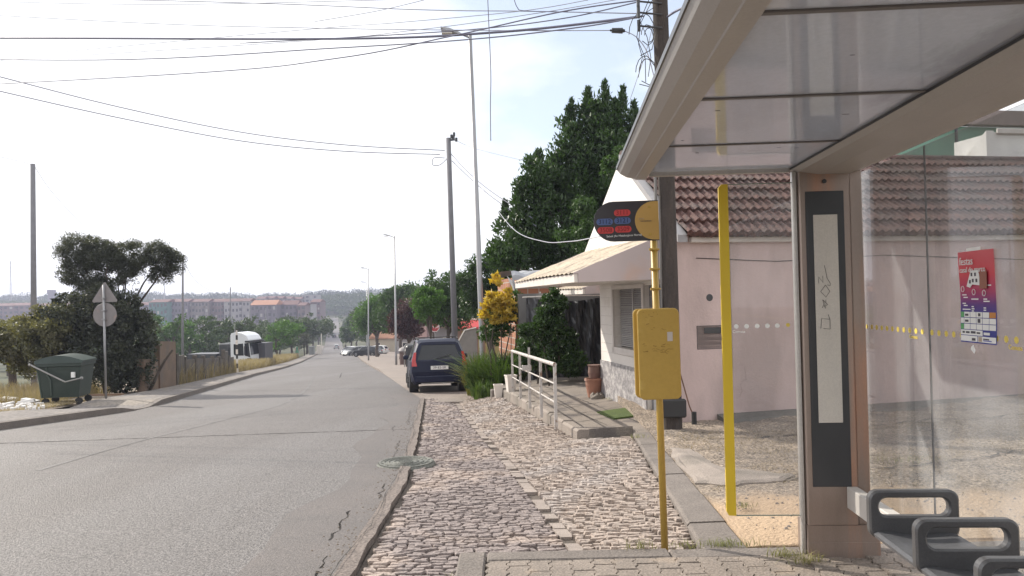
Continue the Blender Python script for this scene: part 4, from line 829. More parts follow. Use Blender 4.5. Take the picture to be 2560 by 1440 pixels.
# ================================================================ DISTANT POLES, LAMPS
m_cpole = mat('concrete_pole', (.21, .205, .22), (.16, .157, .17), rough=.9, scale=4, speck=.15)
m_lamp = mat('lamp_steel', (.33, .33, .34), (.28, .28, .29), rough=.45, metal=.5, scale=3)
def upole(pxt, pyt, pxb, d, lab, r0=.13, r1=.08, m=None):
    t_ = at(pxt, pyt, d); x = at(pxb, 860, d).x; z0 = terr(x, d); z0 = max(z0, prof(d)-3)
    if abs(x) > 40: z0 = terr(x, d)
    e = thing('utility_pole', lab, 'utility pole', (x, d, z0-.2), world=True, group='utility poles')
    b = MB(); b.tube([(x, d, z0-.4), (t_.x, d, t_.z)], [r0, r1], 10); b.build('shaft', m or m_cpole, e, smooth=True); return e, t_
e, PT2 = upole(1121, 345, 1139, 28, 'tall pale utility pole behind the parked dark car', .12, .09)
b = MB()
for k, (dx, dz) in enumerate(((.22, .1), (.3, -.1), (.12, .02), (.2, -.05))): b.tube([PT2+Vector((0, 0, -.1)), PT2+Vector((dx, -.1, dz-.0))], .02, 6); b.tube([PT2+Vector((dx, -.1, dz-.06)), PT2+Vector((dx, -.1, dz+.08))], .045, 8)
b.build('insulators', m_dark, e)
e, PT3 = upole(82, 410, 84, 34, 'thick pale utility pole standing at the far left edge of view', .14, .10)
e, PT4 = upole(457, 640, 455, 72, 'utility pole behind the slab fence at the end of the olive tree')
e, PT5 = upole(576, 718, 571, 120, 'small far utility pole standing behind the white truck')
e, PT6 = upole(625, 756, 624, 170, 'distant utility pole just right of the truck cab', .16, .12)
e, PT7 = upole(665, 770, 664, 215, 'most distant utility pole in front of the apartment row', .18, .13)
def lamp(pxt, pyt, pxb, d, lab, arm=1.5, H_=None):
    t_ = at(pxt, pyt, d); x = at(pxb, 880, d).x; z0 = prof(d)-.05
    e = thing('street_lamp', lab, 'street lamp', (x, d, z0), world=True, group='grey steel street lamps along the road')
    b = MB(); b.tube([(x, d, z0-.2), (x, d, z0+.9), (t_.x, d, t_.z)], [.095, .085, .05], 12); b.build('pole', m_lamp, e, smooth=True)
    s = arm/1.5
    b = MB(); b.tube([t_+Vector((0, 0, -.12)), t_+Vector((-.28*s, -.02, .0)), t_+Vector((-.4*s, -.02, .03))], .03, 8); b.build('arm', m_lamp, e)
    b = MB(); h0 = t_+Vector((-.28*s, 0, .0)); h1 = t_+Vector((-.82*s, -.05, .14))
    rings = []
    for f, w, th in ((0, .06, .05), (.2, .1, .07), (.55, .15, .09), (1, .14, .05)):
        c_ = h0.lerp(h1, f); rings.append([c_+Vector((0, w, -th*.4)), c_+Vector((0, w*.8, th*.6)), c_+Vector((0, -w*.8, th*.6)), c_+Vector((0, -w, -th*.4))])
    b.loft(rings); hd = b.build('lamp_head', m_lamp, e)
    b = MB(); c0, c1 = h0.lerp(h1, .4), h0.lerp(h1, .95); b.box(min(c0.x, c1.x), max(c0.x, c1.x), c0.y-.12, c0.y+.12, c0.z-.075+.0, c0.z-.045); b.build('lens', m_litp, hd)
    b = MB(); b.box(x-.16, x+.16, d-.16, d+.16, z0-.05, z0+.03, .01); b.build('base_plate', m_lamp, e); return e, t_
lamp(1175, 84, 1207, 21.5, 'nearest and tallest street lamp rising behind the bushes')
lamp(986, 590, 990, 58, 'second street lamp, right of the parked cars at the pavement edge')
lamp(921, 671, 921, 82, 'third street lamp, in front of the bright green tree')
lamp(917, 706, 917, 108, 'fourth and farthest street lamp, almost hidden by the third')
# ================================================================ OVERHEAD CABLES
def catpx(pts):  # screen-fitted 3-D points of a hanging cable: (px,py,depth)
    return [at(*p) for p in pts]
def smooth(P, n=8):
    out_ = []
    for i in range(len(P)-1):
        p0, p1, p2, p3 = P[max(i-1, 0)], P[i], P[i+1], P[min(i+2, len(P)-1)]
        for k in range(n): t = k/n; out_.append(.5*((2*p1)+(-p0+p2)*t+(2*p0-5*p1+4*p2-p3)*t*t+(-p0+3*p1-3*p2+p3)*t**3))
    return out_+[P[-1]]
def cable(pts, r, lab, m=None, grp='overhead cables and wires'):
    b = MB(); b.tube(smooth(catpx(pts)), r, 6); return b.build('overhead_cable', m or m_black, smooth=True, label=lab, cat='overhead cable', group=grp)
m_cab = mat('cable_sheath', (.17, .17, .23), (.14, .14, .2), rough=.5); m_thin = mat('thin_wire', (.4, .4, .46), (.34, .34, .4), rough=.5, metal=.3)  # thin wires paled in colour to imitate glare against the sky
cable([(-500, 96, 17), (45, 95, 14.5), (840, 97, 11.8), (1250, 80, 10.6), (1600, 42, 9.6)], .017, 'thickest black overhead cable passing just under the lamp head', m_cab)
cable([(-500, 140, 17), (240, 150, 14), (840, 120, 11.8), (1180, 98, 10.6), (1450, 68, 9.9), (1610, 40, 9.5)], .009, 'thin black cable sagging below the thickest one', m_cab)
cable([(-600, 240, 18), (430, 186, 14), (840, 146, 12), (1130, 90, 10.8), (1400, 30, 10), (1600, 0, 9.6)], .009, 'overhead cable rising steeply from low left to the wooden pole top', m_cab)
cable([(-500, -20, 17), (540, 5, 13), (1040, 24, 11.3), (1320, 28, 10.5), (1600, 34, 9.6)], .007, 'thin wire nearly level along the top of the sky', m_thin)
cable([(-500, 10, 17), (300, 55, 14), (780, 70, 12), (1250, 76, 10.6), (1525, 76, 9.9)], .006, 'wire ending in a dark cylindrical junction', m_thin)
cable([(-500, 190, 18), (640, 85, 13), (1000, 56, 11.5), (1300, 28, 10.5), (1470, 0, 10)], .005, 'faint wire climbing out of view left of the wooden pole', m_thin)
cable([(-400, 175, 18), (650, 110, 13), (1040, 75, 11.4), (1350, 32, 10.4), (1600, -12, 9.6)], .005, 'faint wire crossing just above the lamp head', m_thin)
cable([(600, 108, 13), (900, 92, 12), (1200, 72, 11), (1420, 44, 10.2), (1590, 6, 9.6)], .008, 'double strand wire climbing to the pole top insulator', m_cab)
cable([(780, 55, 12), (940, 28, 11.5), (1060, 0, 11)], .005, 'short faint wire leaving at the top of the sky', m_thin)
cable([(-500, -12, 17), (250, 10, 14), (840, 3, 12), (1200, -12, 11)], .005, 'faint wire skimming the top edge of the sky', m_thin)
cable([(1219, -10, 9), (1222, 60, 9), (1227, 180, 9), (1226, 270, 9), (1227, 352, 9)], .006, 'loose wire end hanging straight down beside the tallest lamp', m_cab)
cable([(1283, -10, 10.4), (1293, 18, 10.4), (1312, 27, 10.4), (1420, 30, 10.1)], .006, 'short looped wire curving down to the level wire', m_cab)
cable([(1562, 78, 9.9), (1590, 92, 9.8), (1615, 125, 9.7), (1632, 180, 9.6), (1640, 215, 9.55)], .007, 'short wire curving from the junction to the wooden pole', m_thin)
cable([(1668, 42, 9.5), (1690, 28, 9.3), (1735, 5, 9), (1790, -30, 8.6)], .014, 'thick cable leaving the wooden pole to the right behind the roof', m_cab)
cable([(1575, 250, 11), (1590, 205, 10.6), (1618, 120, 9.8), (1632, 60, 9.6)], .004, 'very thin wire slanting from the pole down behind the tall tree', m_thin)
b = MB(); p = at(1525, 76, 9.9); q = at(1562, 77, 9.9); b.tube([p, p+(q-p)*.1, p+(q-p)*.12, p+(q-p)*.85, p+(q-p)*.87, q], [.014, .014, .033, .038, .025, .02], 12); b.build('cable_junction', m_dark, label='dark cylindrical junction at the end of the level wire', cat='junction')
cable([(-500, 60, 22), (0, 192, 24), (300, 268, 25.5), (600, 330, 26.8), (860, 362, 27.5), (1112, 376, 28)], .016, 'upper of the two cables sagging to the pole behind the car', m_cab)
cable([(-500, 110, 22), (0, 228, 24), (300, 295, 25.5), (600, 352, 26.8), (860, 378, 27.5), (1100, 386, 28)], .016, 'lower of the two cables sagging to the pole behind the car', m_cab)
cable([(1128, 385, 28), (1170, 430, 26.5), (1230, 480, 25), (1330, 545, 23)], .014, 'upper of the two service cables running from pole into the tall tree', m_cab)
cable([(1130, 402, 28), (1180, 450, 26.5), (1240, 500, 25), (1340, 565, 23)], .014, 'lower of the two service cables running from pole into the tall tree', m_cab)
cable([(1142, 352, 28), (1190, 372, 27), (1320, 404, 25)], .010, 'thin cable from pole top to the tree crown', m_thin)
cable([(1138, 358, 28), (1170, 420, 25), (1240, 520, 21), (1290, 578, 17), (1360, 604, 14), (1420, 604, 12), (1480, 595, 10.5), (1640, 560, 9.7)], .008, 'long slack wire draped across the tree to the house', m_thin)
cable([(1112, 395, 28), (1085, 395, 28), (1082, 412, 28), (1100, 412, 28), (1118, 396, 28)], .014, 'small cable loop hanging beside the pole top', m_cab)
cable([(-300, 330, 30), (0, 392, 33), (82, 412, 34)], .010, 'wire reaching the thick pale pole from the left', m_thin)
cable([(84, 412, 34), (130, 480, 40), (200, 555, 50), (260, 607, 58), (330, 640, 64), (457, 642, 72)], .012, 'wire sagging from the thick pale pole behind the olive tree', m_thin)
cable([(457, 645, 72), (480, 690, 84), (510, 718, 98), (545, 730, 110), (576, 722, 120)], .02, 'wire sagging between two far poles above the truck', m_thin)
cable([(576, 722, 120), (595, 745, 145), (625, 757, 170)], .02, 'wire between the small far poles right of the truck', m_thin)
# ================================================================ VEHICLES
m_navy = mat('navy_paint', (.006, .010, .036), (.005, .008, .028), rough=.35, spec=.3, scale=2, speck=.05)
m_carglass = mat('car_glass', (.012, .015, .018), (.02, .022, .026), rough=.06, spec=.5)
m_tyre = mat('tyre', (.025, .025, .025), (.035, .035, .035), rough=.9); m_rim = mat('alloy_rim', (.5, .5, .5), (.42, .42, .42), rough=.3, metal=.7)
m_tail = mat('tail_light_red', (.5, .02, .02), (.4, .015, .015), rough=.15, coat=.5); m_head = mat('headlight', (.65, .65, .66), rough=.1, coat=.6); m_trim = mat('black_trim', (.03, .03, .032), rough=.5)
def car(name, lab, group, ST, glass, paint, rearwin, wheels=(.75, 3.35), wr=.31, plate=None, rails=False, tall_lights=False, loc=(0, 0, 0), rz=0):
    """ST: (yb, ybelt, ytop, zb, zbelt, ztop, wb, wbelt, wtop) from the rear (y=0) to the nose"""
    t = thing(name, lab, 'car', loc, rz, group)
    def ring(s):
        yb, ym, yt, zb, zm, zt, wb, wm, wt = s; zmid = zb+(zm-zb)*.5
        h = [(wb*.9, yb, zb), (wb, yb-(.0), zb+.08), (wm+.015, (yb+ym)/2-(.03 if yb == 0 else 0), zmid), (wm, ym, zm), (wt, yt*.93+ym*.07, zt-.06), (wt*.85, yt, zt-.01), (wt*.4, yt, zt)]
        return h+[(-x, y, z) for x, y, z in h[::-1]]
    rings = [ring(s) for s in ST]; n = 14; body, gl = MB(), MB()
    for i in range(len(ST)-1):
        for j in range(n):
            k = (j+1) % n; q = [rings[i][j], rings[i][k], rings[i+1][k], rings[i+1][j]]
            side = j in (3, 9); topf = j in (4, 5, 6, 7, 8)
            (gl if ((side and glass[i] in ('s', 'sw')) or (topf and glass[i] in ('w',)) or (side and glass[i] == 'w')) else body).add(q[::-1], [(0, 1, 2, 3)])
    r = rings[0]
    # rear face in rows, with the window set in
    rows = [(0, 13), (1, 12), (2, 11), (3, 10), (4, 9), (5, 8), (6, 7)]
    for a_, c_ in zip(rows, rows[1:]):
        p0, p1, p2, p3 = Vector(r[a_[0]]), Vector(r[a_[1]]), Vector(r[c_[1]]), Vector(r[c_[0]])
        if a_[0] == 3 and rearwin:
            m0, m1 = rearwin; L_ = lambda u, v: (p0.lerp(p1, u)).lerp(p3.lerp(p2, u), v)
            g = [L_(m0, m1), L_(1-m0, m1), L_(1-m0, 1-m1*.6), L_(m0, 1-m1*.6)]; o = [p0, p1, p2, p3]
            gi = [v+Vector((0, .015, 0)) for v in g]; gl.add(gi[::-1], [(0, 1, 2, 3)][::1]) if False else gl.add(gi, [(0, 1, 2, 3)])
            for k in range(4): body.add([o[k], o[(k+1) % 4], g[(k+1) % 4], g[k]], [(0, 1, 2, 3)]); body.add([g[k], g[(k+1) % 4], gi[(k+1) % 4], gi[k]], [(0, 1, 2, 3)])
        else: body.add([p0, p1, p2, p3], [(0, 1, 2, 3)])
    e_ = rings[-1]
    for a_, c_ in zip(rows, rows[1:]): body.add([e_[a_[1]], e_[a_[0]], e_[c_[0]], e_[c_[1]]], [(0, 1, 2, 3)])
    bo = body.build('body', paint, t); gl.build('windows', m_carglass, t)
    Lc = ST[-1][0]; W_ = ST[3][7]; zb = ST[3][3]
    for y in wheels:
        for s in (-1, 1):
            x = s*(W_-.02); b = MB(); b.tube([(s*(W_-.25), y, wr+.02), (s*(W_+.018), y, wr+.02)], wr+.06, 22); b.build('wheel_arch', m_trim, bo)
            b = MB(); b.tube([(x-s*.19, y, wr), (x-s*.185, y, wr), (x+s*.03, y, wr), (x+s*.045, y, wr)], [wr-.03, wr, wr, wr-.03], 24); wh = b.build('wheel', m_tyre, t)
            b = MB(); b.tube([(x+s*.0, y, wr), (x+s*.05, y, wr)], wr*.62, 20); b.build('rim', m_rim, wh)
            b = MB()
            for k in range(5): a_ = k*2*math.pi/5+.6; b.tube([(x+s*.052, y, wr), (x+s*.052, y+wr*.58*math.cos(a_), wr+wr*.58*math.sin(a_))], wr*.1, 6)
            b.build('rim_gap', m_trim, wh)
    s0 = ST[0]; zbel = s0[4]
    for s in (-1, 1):
        b = MB(); w = s0[7]
        if tall_lights: b.loft([[(s*(w-.14), -.012, zbel-.14), (s*(w+.02), -.01, zbel-.14), (s*(w+.022), .12, zbel-.14), (s*(w-.14), .1, zbel-.14)], [(s*(w-.1), .012, zbel+.03), (s*(w+.012), .02, zbel+.03), (s*(w+.016), .18, zbel+.03), (s*(w-.1), .12, zbel+.03)], [(s*(w-.13), .09, zbel+.27), (s*(w-.065), .1, zbel+.27), (s*(w-.06), .2, zbel+.27), (s*(w-.13), .2, zbel+.27)]])
        else: b.box(min(s*(w-.26), s*(w+.01)), max(s*(w-.26), s*(w+.01)), -.02, .15, zbel-.2, zbel-.03, .02)
        b.build('tail_light', m_tail, t)
        nz_ = ST[-1]; b = MB(); b.box(min(s*(nz_[7]-.34), s*(nz_[7]-.0)), max(s*(nz_[7]-.34), s*(nz_[7]-.0)), nz_[0]-.22, nz_[0]-.02, nz_[4]-.12, nz_[4]+.02, .03); b.build('headlight', m_head, t)
        ym = ST[4][1]-.12; b = MB(); b.box(min(s*(W_+.0), s*(W_+.17)), max(s*W_, s*(W_+.17)), ym-.05, ym+.05, zbel+.03, zbel+.17, .03); b.build('wing_mirror', paint, t)
    b = MB(); b.box(-ST[0][6]+.02, ST[0][6]-.02, -.075, .08, .30, .50, .03); b.build('bumper', paint, t)
    b = MB(); b.box(-ST[-1][6]*.9, ST[-1][6]*.9, Lc-.06, Lc+.05, .26, .48, .03); b.build('bumper', paint, t)
    b = MB(); b.box(-.26, .26, -.045, -.03 if not plate else -.028, zbel-.25, zbel-.14); pl = b.build('licence_plate', m_white, t)
    if plate: text('plate_number', plate, .105, m_pdk, pl, frameM((0, -.047, zbel-.195), (1, 0, 0), (0, 0, 1)), ext=.002)
    if rails:
        for s in (-1, 1): b = MB(); b.tube([(s*.6, .5, 1.57), (s*.6, .56, 1.63), (s*.6, 2.4, 1.64), (s*.6, 2.46, 1.56)], .018, 8); b.build('roof_rail', m_trim, t)
        b = MB(); b.tube([(-.62, .75, 1.64), (.62, .75, 1.64)], .014, 6); b.build('roof_rail', m_trim, t)
    return t
MPV = [(0, .02, .30, .30, .93, 1.50, .76, .80, .60), (.14, .16, .46, .25, .93, 1.57, .82, .845, .64), (.85, .88, .98, .22, .93, 1.60, .84, .855, .66), (1.85, 1.88, 1.9, .22, .92, 1.60, .845, .86, .665), (1.95, 1.98, 2.0, .22, .92, 1.60, .845, .86, .665),
       (2.75, 2.95, 2.62, .22, .93, 1.54, .84, .855, .64), (2.95, 3.3, 3.42, .22, .95, 1.03, .84, .85, .70), (3.9, 3.85, 3.85, .24, .82, .86, .80, .80, .62), (4.2, 4.12, 4.1, .28, .60, .64, .66, .68, .5)]
MG = ['', 's', 's', '', 's', 'w', '', '']
cx_, cy_ = at(1100, 970, 22.6).x, 22.6
mpv = car('parked_car', 'dark navy estate car parked half on the cobbles, seen from behind', None, MPV, MG, m_navy, (.09, .08), plate='39-83-SR', rails=True, tall_lights=True, wheels=(.72, 3.4), wr=.30, loc=(cx_, cy_, prof(22.6)-.0), rz=math.atan(.225))
mpv.rotation_euler = (math.atan(-.05), 0, math.atan(.165))
b = MB(); b.box(-.06, .32, -.036, -.022, .965, .975); b.build('boot_trim', m_alu, mpv) if False else None
b = MB(); b.tube([(-.1, .04, 1.0), (.35, .07, 1.12)], .01, 6); b.build('wiper', m_trim, mpv)
b = MB(); b.box(-.55, .42, -.04, .05, .27, .30, .01); b.build('valance', m_alu, mpv)
b = MB(); b.tube([(-.1, -.03, .74), (.1, -.03, .74)], .014, 6); b.build('boot_handle', m_trim, mpv)
HB = [(0, .03, .35, .30, .9, 1.36, .74, .78, .56), (.14, .18, .6, .24, .9, 1.42, .80, .83, .60), (.8, .85, 1.1, .2, .9, 1.46, .83, .84, .62), (1.75, 1.78, 1.8, .2, .89, 1.47, .83, .845, .63), (1.84, 1.87, 1.88, .2, .89, 1.47, .83, .845, .63),
      (2.6, 2.8, 2.45, .2, .9, 1.4, .83, .84, .6), (2.8, 3.15, 3.2, .2, .92, .97, .83, .83, .66), (3.75, 3.72, 3.7, .22, .78, .82, .78, .78, .6), (4.05, 3.98, 3.96, .26, .56, .6, .64, .66, .48)]
m_cardark = mat('dark_car_paint', (.03, .035, .04), rough=.25, coat=.5); m_carwhite = mat('white_car_paint', (.72, .72, .71), rough=.3, coat=.5); m_carsil = mat('silver_car_paint', (.4, .41, .42), rough=.3, metal=.4, coat=.4); m_cargrey = mat('grey_car_paint', (.16, .165, .17), rough=.3, coat=.5)
GP = 'cars parked along the right side'
def gpos(px, py, d): p = at(px, py, d); return (p.x, d, prof(d)+.02)
hb = car('parked_car', 'black hatchback parked side-on left of the second street lamp', GP, HB, MG, m_cardark, (.12, .1), loc=gpos(950, 888, 108), rz=R(72))
k_ = {'dark_car_paint': m_carwhite}
dup(hb, gpos(905, 880, 128), R(150), 'white car parked nose-out, leftmost white one of the row', swap={'dark_car_paint': m_carwhite})
dup(hb, gpos(912, 884, 121), R(140), 'dark grey car parked between the white car and the black hatchback', swap={'dark_car_paint': m_cargrey})
dup(hb, gpos(925, 876, 135), R(150), 'silver car parked behind, its roof showing over the dark grey one', swap={'dark_car_paint': m_carsil})
dup(hb, gpos(890, 880, 133), R(160), 'small dark car at the far left end of the parked row', swap={'dark_car_paint': m_cargrey})
dup(hb, gpos(968, 874, 122), R(75), 'white van-like car side-on behind the black hatchback', swap={'dark_car_paint': m_carwhite})
for (px, d, lab, mm_) in ((841, 252, 'silver-roofed car driving away in the dip of the road', m_carsil), (836, 345, 'dark car higher up on the climbing road', m_cardark)):
    dup(hb, (at(px, 860, d).x, d, prof(d)), math.atan(.235), lab, swap={'dark_car_paint': mm_})['group'] = 'cars on the road'
# ---- lorry
TZ = 66.0; o_ = at(577, 900, TZ); gzt = -4.85
T = thing('lorry', 'white lorry cab with dark flatbed parked behind the slab fence', 'lorry', (o_.x, TZ, gzt), R(-8)); T.scale = (.8, 1, 1.1)
S_ = 66/1900.0
pf = [(0, .9), (0, 3.55), (.12, 3.72), (.5, 3.78), (1.3, 3.7), (1.8, 3.5), (2.05, 3.2), (2.1, 2.95), (2.25, 2.1), (2.3, 1.1), (2.3, .5), (1.9, .5), (1.75, .95), (.6, .95)]
b = MB(); b.prism([(x, 0, z) for x, z in pf], (0, 2.4, 0)); cabp = b.build('cab', mat('lorry_white', (.7, .71, .74), (.62, .63, .66), rough=.35, coat=.3, scale=2), T)
b = MB(); b.prism([(.35, -.012, 2.05), (.35, -.012, 2.85), (1.45, -.012, 2.9), (1.5, -.012, 1.95), (.55, -.012, 1.95)], (0, .01, 0)); b.build('side_window', m_carglass, T)
b = MB(); b.prism([(1.62, -.012, 1.95), (1.6, -.012, 2.9), (2.08, -.012, 2.95), (2.26, -.012, 1.8)], (0, .01, 0)); b.prism([(2.12, .1, 2.95), (2.12, 2.3, 2.95), (2.28, 2.3, 2.0), (2.28, .1, 2.0)], (.02, 0, 0)); b.build('windscreen', m_carglass, T)
b = MB(); b.box(1.75, 2.3, -.2, 2.5, 2.98, 3.12, .03); b.build('sun_visor', m_trim, T)
b = MB(); b.box(1.95, 2.4, -.14, -.02, 1.0, 1.75, .02); b.box(1.7, 2.36, -.03, 0, .5, .95, .01); b.build('bumper', m_trim, T)
b = MB(); b.tube([(.25, .4, 3.7), (.25, .4, 4.25)], .03); b.build('aerial', m_lamp, T)
b = MB(); b.box(1.7, 1.8, -.28, -.02, 2.0, 2.7, .03); b.build('wing_mirror', m_trim, T)
b = MB(); b.box(-5.2, -.35, .1, 2.3, 1.1, 1.4); b.box(-5.2, -1.8, .1, 2.3, 1.4, 2.1); b.box(-1.6, -.4, .3, 2.2, 1.4, 2.9, .1); b.build('flatbed', m_dark, T)
for x in (1.15, -1.6, -3.2): b = MB(); b.tube([(x, .0, .5), (x, .3, .5)], .5, 20); b.build('wheel', m_tyre, T)
b = MB(); b.box(-.05, 3.0, -1.2, 2.4, -.05, 2.05); b.box(-.1, 3.05, -1.25, 2.45, 2.05, 2.15)
q = at(636, 905, 68); o = b.build('container', mat('dark_container', (.06, .06, .07), (.08, .08, .09), rough=.6), label='dark steel container standing in front of the white lorry cab', cat='container'); o.location = (q.x+.0, 68, -4.75); o.scale = (.4, .6, 1.4)
# ================================================================ LEFT SIDE FURNITURE
m_bin = mat('bin_green', (.028, .045, .038), (.02, .034, .029), rough=.5, scale=3, speck=.1, c3=(.035, .05, .042), s3=2, t3=.6)
m_galv = mat('galvanised', (.33, .32, .31), (.26, .255, .25), rough=.45, metal=.5, scale=6)
q = gz(156, 1000, prof(19)+.1); BNZ = prof(q.y)+.05
BN = thing('wheelie_bin', 'large dark green wheeled rubbish container with a steel lifting bar', 'rubbish container', (q.x, q.y+.2, BNZ), R(9))
BW, BD = 1.08, .95
b = MB(); b.loft([[(sx*w/2, sy*d_/2, z) for sx, sy in ((-1, -1), (1, -1), (1, 1), (-1, 1))] for w, d_, z in ((BW*.82, BD*.78, .2), (BW*.97, BD*.97, 1.0), (BW*1.02, BD*1.04, 1.02), (BW*1.02, BD*1.04, 1.1))]); body_ = b.build('body', m_bin, BN)
b = MB(); b.tube([(-BW*.28, -BD*.5, 1.0), (-BW*.27, -BD*.49, .8), (-BW*.2, -BD*.47, .65), (-BW*.2, -BD*.42, .25)], .018, 6); b.tube([(-BW*.49, -BD*.48, 1.0), (-BW*.42, -BD*.4, .2)], .02, 6); b.build('moulded_rib', mat('bin_rib', (.06, .085, .07), rough=.5), body_)
b = MB(); rings = []
for k in range(11):
    a_ = k/10; x0 = -BW*.54+BW*1.08*a_; h = 1.11+.19*math.sin(math.pi*min(1, .12+a_*.8)); rings.append([(x0, -BD*.54, 1.1), (x0, BD*.54, 1.1), (x0, BD*.5, h), (x0, -BD*.5, h)])
b.loft(rings); lid_ = b.build('lid', m_bin, BN)
b = MB(); b.tube([(-BW*.6, -BD*.56, 1.08), (BW*.18, -BD*.62, .62), (BW*.52, -BD*.58, .70)], .022, 8); b.tube([(-BW*.64, -BD*.57, 1.09), (-BW*.6, -BD*.57, 1.08)], .035, 8); b.tube([(BW*.51, -BD*.58, .70), (BW*.56, -BD*.58, .71)], .038, 8); b.build('lifting_bar', m_galv, BN)
b = MB(); b.box(BW*.28, BW*.36, -BD*.53, -BD*.46, .72, .86); b.build('sticker', m_white, body_)
for x, y in ((-.4, -.3), (.42, -.32), (-.4, .3), (.42, .3)):
    b = MB(); b.tube([(x, y-.03, .09), (x, y+.03, .09)], .09, 14); b.tube([(x, y, .1), (x-.03, y, .25)], .02, 6); b.build('wheel', m_tyre, BN)
b = MB(); b.box(.0, .95, .2, .32, .05, .1); o = b.build('timber', mat('plank', (.25, .16, .1), (.2, .13, .09), rough=.9), label='weathered plank lying on the dirt behind the green container', cat='plank'); q2 = gz(215, 990, prof(20)); o.location = (q2.x, q2.y, prof(q2.y)+.06)
# road sign seen from behind
SX = at(263, 978, 20.8).x; szb = prof(20.8)+.08
m_sback = mat('sign_back_grey', (.24, .22, .22), (.2, .185, .185), rough=.6, metal=.1, scale=6, c3=(.3, .23, .21), s3=5, t3=.63)
SG = thing('road_sign', 'back of a triangular and a round road sign on one grey pole', 'road sign', (SX, 20.8, szb), 0)
zt_ = at(263, 712, 20.8).z-szb
b = MB(); b.tube([(0.02, 0, -.2), (-.01, 0, zt_)], .03, 12); b.build('pole', m_lamp, SG, smooth=True)
zt0, zt1 = at(263, 756, 20.8).z-szb, at(263, 705, 20.8).z-szb
tri = []
for cx, cz, a0 in ((-.29, .05, 180), (.29, .05, 300), (0, .5, 60)):
    for k in range(5): a_ = R(a0+k*30); tri.append((cx+.05*math.cos(a_), cz+.05*math.sin(a_)))
b = MB(); b.prism([(x, .035, zt0+z) for x, z in tri], (0, .012, 0)); b.build('triangular_plate', m_sback, SG)
zr = at(263, 787, 20.8).z-szb
b = MB(); b.lathe([(.32, 0), (.325, .006), (.32, .012), (.001, .012)], n=40); o = b.build('round_plate', m_sback, SG); o.location = (0, .047, zr); o.rotation_euler = (R(90), 0, 0)
for z in (zr-.12, zr+.12, zt0+.12): b = MB(); b.box(-.05, .05, -.05, .03, z-.012, z+.012); b.build('clamp', m_lamp, SG)
# polystyrene and rubble
m_poly = mat('white_foam', (.78, .77, .76), (.68, .67, .66), rough=.8, scale=10)
for i, (px, py, w, dp, h, rz_, lab) in enumerate(((75, 992, .42, .2, .1, -.1, 'white foam slab lying left of the green container'), (175/1.0-108, 996, .38, .16, .1, .35, 'short white foam block tilted against the container'), (22, 980, .5, .2, .09, -.25, 'long white foam slab at the left edge of the rubble'), (12, 1003, .38, .25, .06, .2, 'grooved white foam sheet at the bottom left'))):
    q = gz(px, py, prof(17.5)+.1); b = MB(); b.box(-w/2, w/2, -dp/2, dp/2, 0, h, .012); o = b.build('foam_block', m_poly, label=lab, cat='foam block', group='white foam rubble by the container'); o.location = (q.x, q.y, prof(q.y)+.1); o.rotation_euler = (rr.uniform(-.15, .15), rr.uniform(-.2, .2), rz_)
rr = random.Random(21); b = MB()
for i in range(130):
    q = gz(rr.uniform(-60, 110), rr.uniform(995, 1022), prof(17)+.1); s = rr.uniform(.01, .06); zq = prof(q.y)+.14
    P = [(q.x+s*rr.uniform(.5, 1.2)*math.cos(a_), q.y+s*rr.uniform(.5, 1.2)*math.sin(a_), zq) for a_ in (0, 1.2, 2.5, 3.7, 5)]; b.loft([[(x, y, z-.05) for x, y, z in P], [(x, y, z+s*.4) for x, y, z in P]])
b.build('rubble', m_poly, kind='stuff', label='broken bits of white foam scattered on the dirt', cat='rubble')
# old timber post at far left, wall pieces and slab fence
q = gz(35, 948, prof(22)); t = thing('fence_post', 'thick leaning weathered fence post at the far left edge', 'fence post', (q.x, q.y, prof(q.y)-.1)); b = MB(); b.tube([(0, 0, -.3), (-.06, 0, .7), (-.2, 0, 1.35)], [.16, .14, .13], 9); b.build('post', m_wood, t)
b = MB(); b.tube([(-.1, -.1, 1.1), (.6, 0, .45), (1.2, 0, .9), (2.6, .3, 1.0)], .012, 5); b.build('wire', m_black, t)
m_wallb = mat('brown_render', (.2, .14, .1), (.14, .1, .075), rough=.95, scale=2, speck=.2, bump=.4, bscale=20, c3=(.14, .11, .09), s3=1.3, t3=.56)
fl_ = lambda y: le(y)-.15-pw(y)-.05
WP = thing('wall_pillar', 'tall brown rendered wall piece left of the slab fence', 'wall', (0, 0, 0), world=True)
for (y0, y1, h, th) in ((24.6, 26.0, 1.15, .25), (26.2, 28.4, 1.75, .2)):
    b = MB(); b.loft([[(fl_(y0)-th, y0, z0), (fl_(y0), y0, z0), (fl_(y1), y1, z1_), (fl_(y1)-th, y1, z1_)] for z0, z1_ in ((prof(y0)-.3, prof(y1)-.3), (prof(y0)+h, prof(y1)+h))]); b.build('wall_piece', m_wallb, WP)
FN = thing('slab_fence', 'fence of upright concrete slabs overgrown with dry grass', 'fence', (0, 0, 0), world=True)
y = 28.6; rr = random.Random(14); m_fslab = mat('fence_slab', (.13, .112, .095), (.07, .062, .055), rough=.95, scale=3, speck=.25, c3=(.12, .105, .09), s3=2, t3=.55)
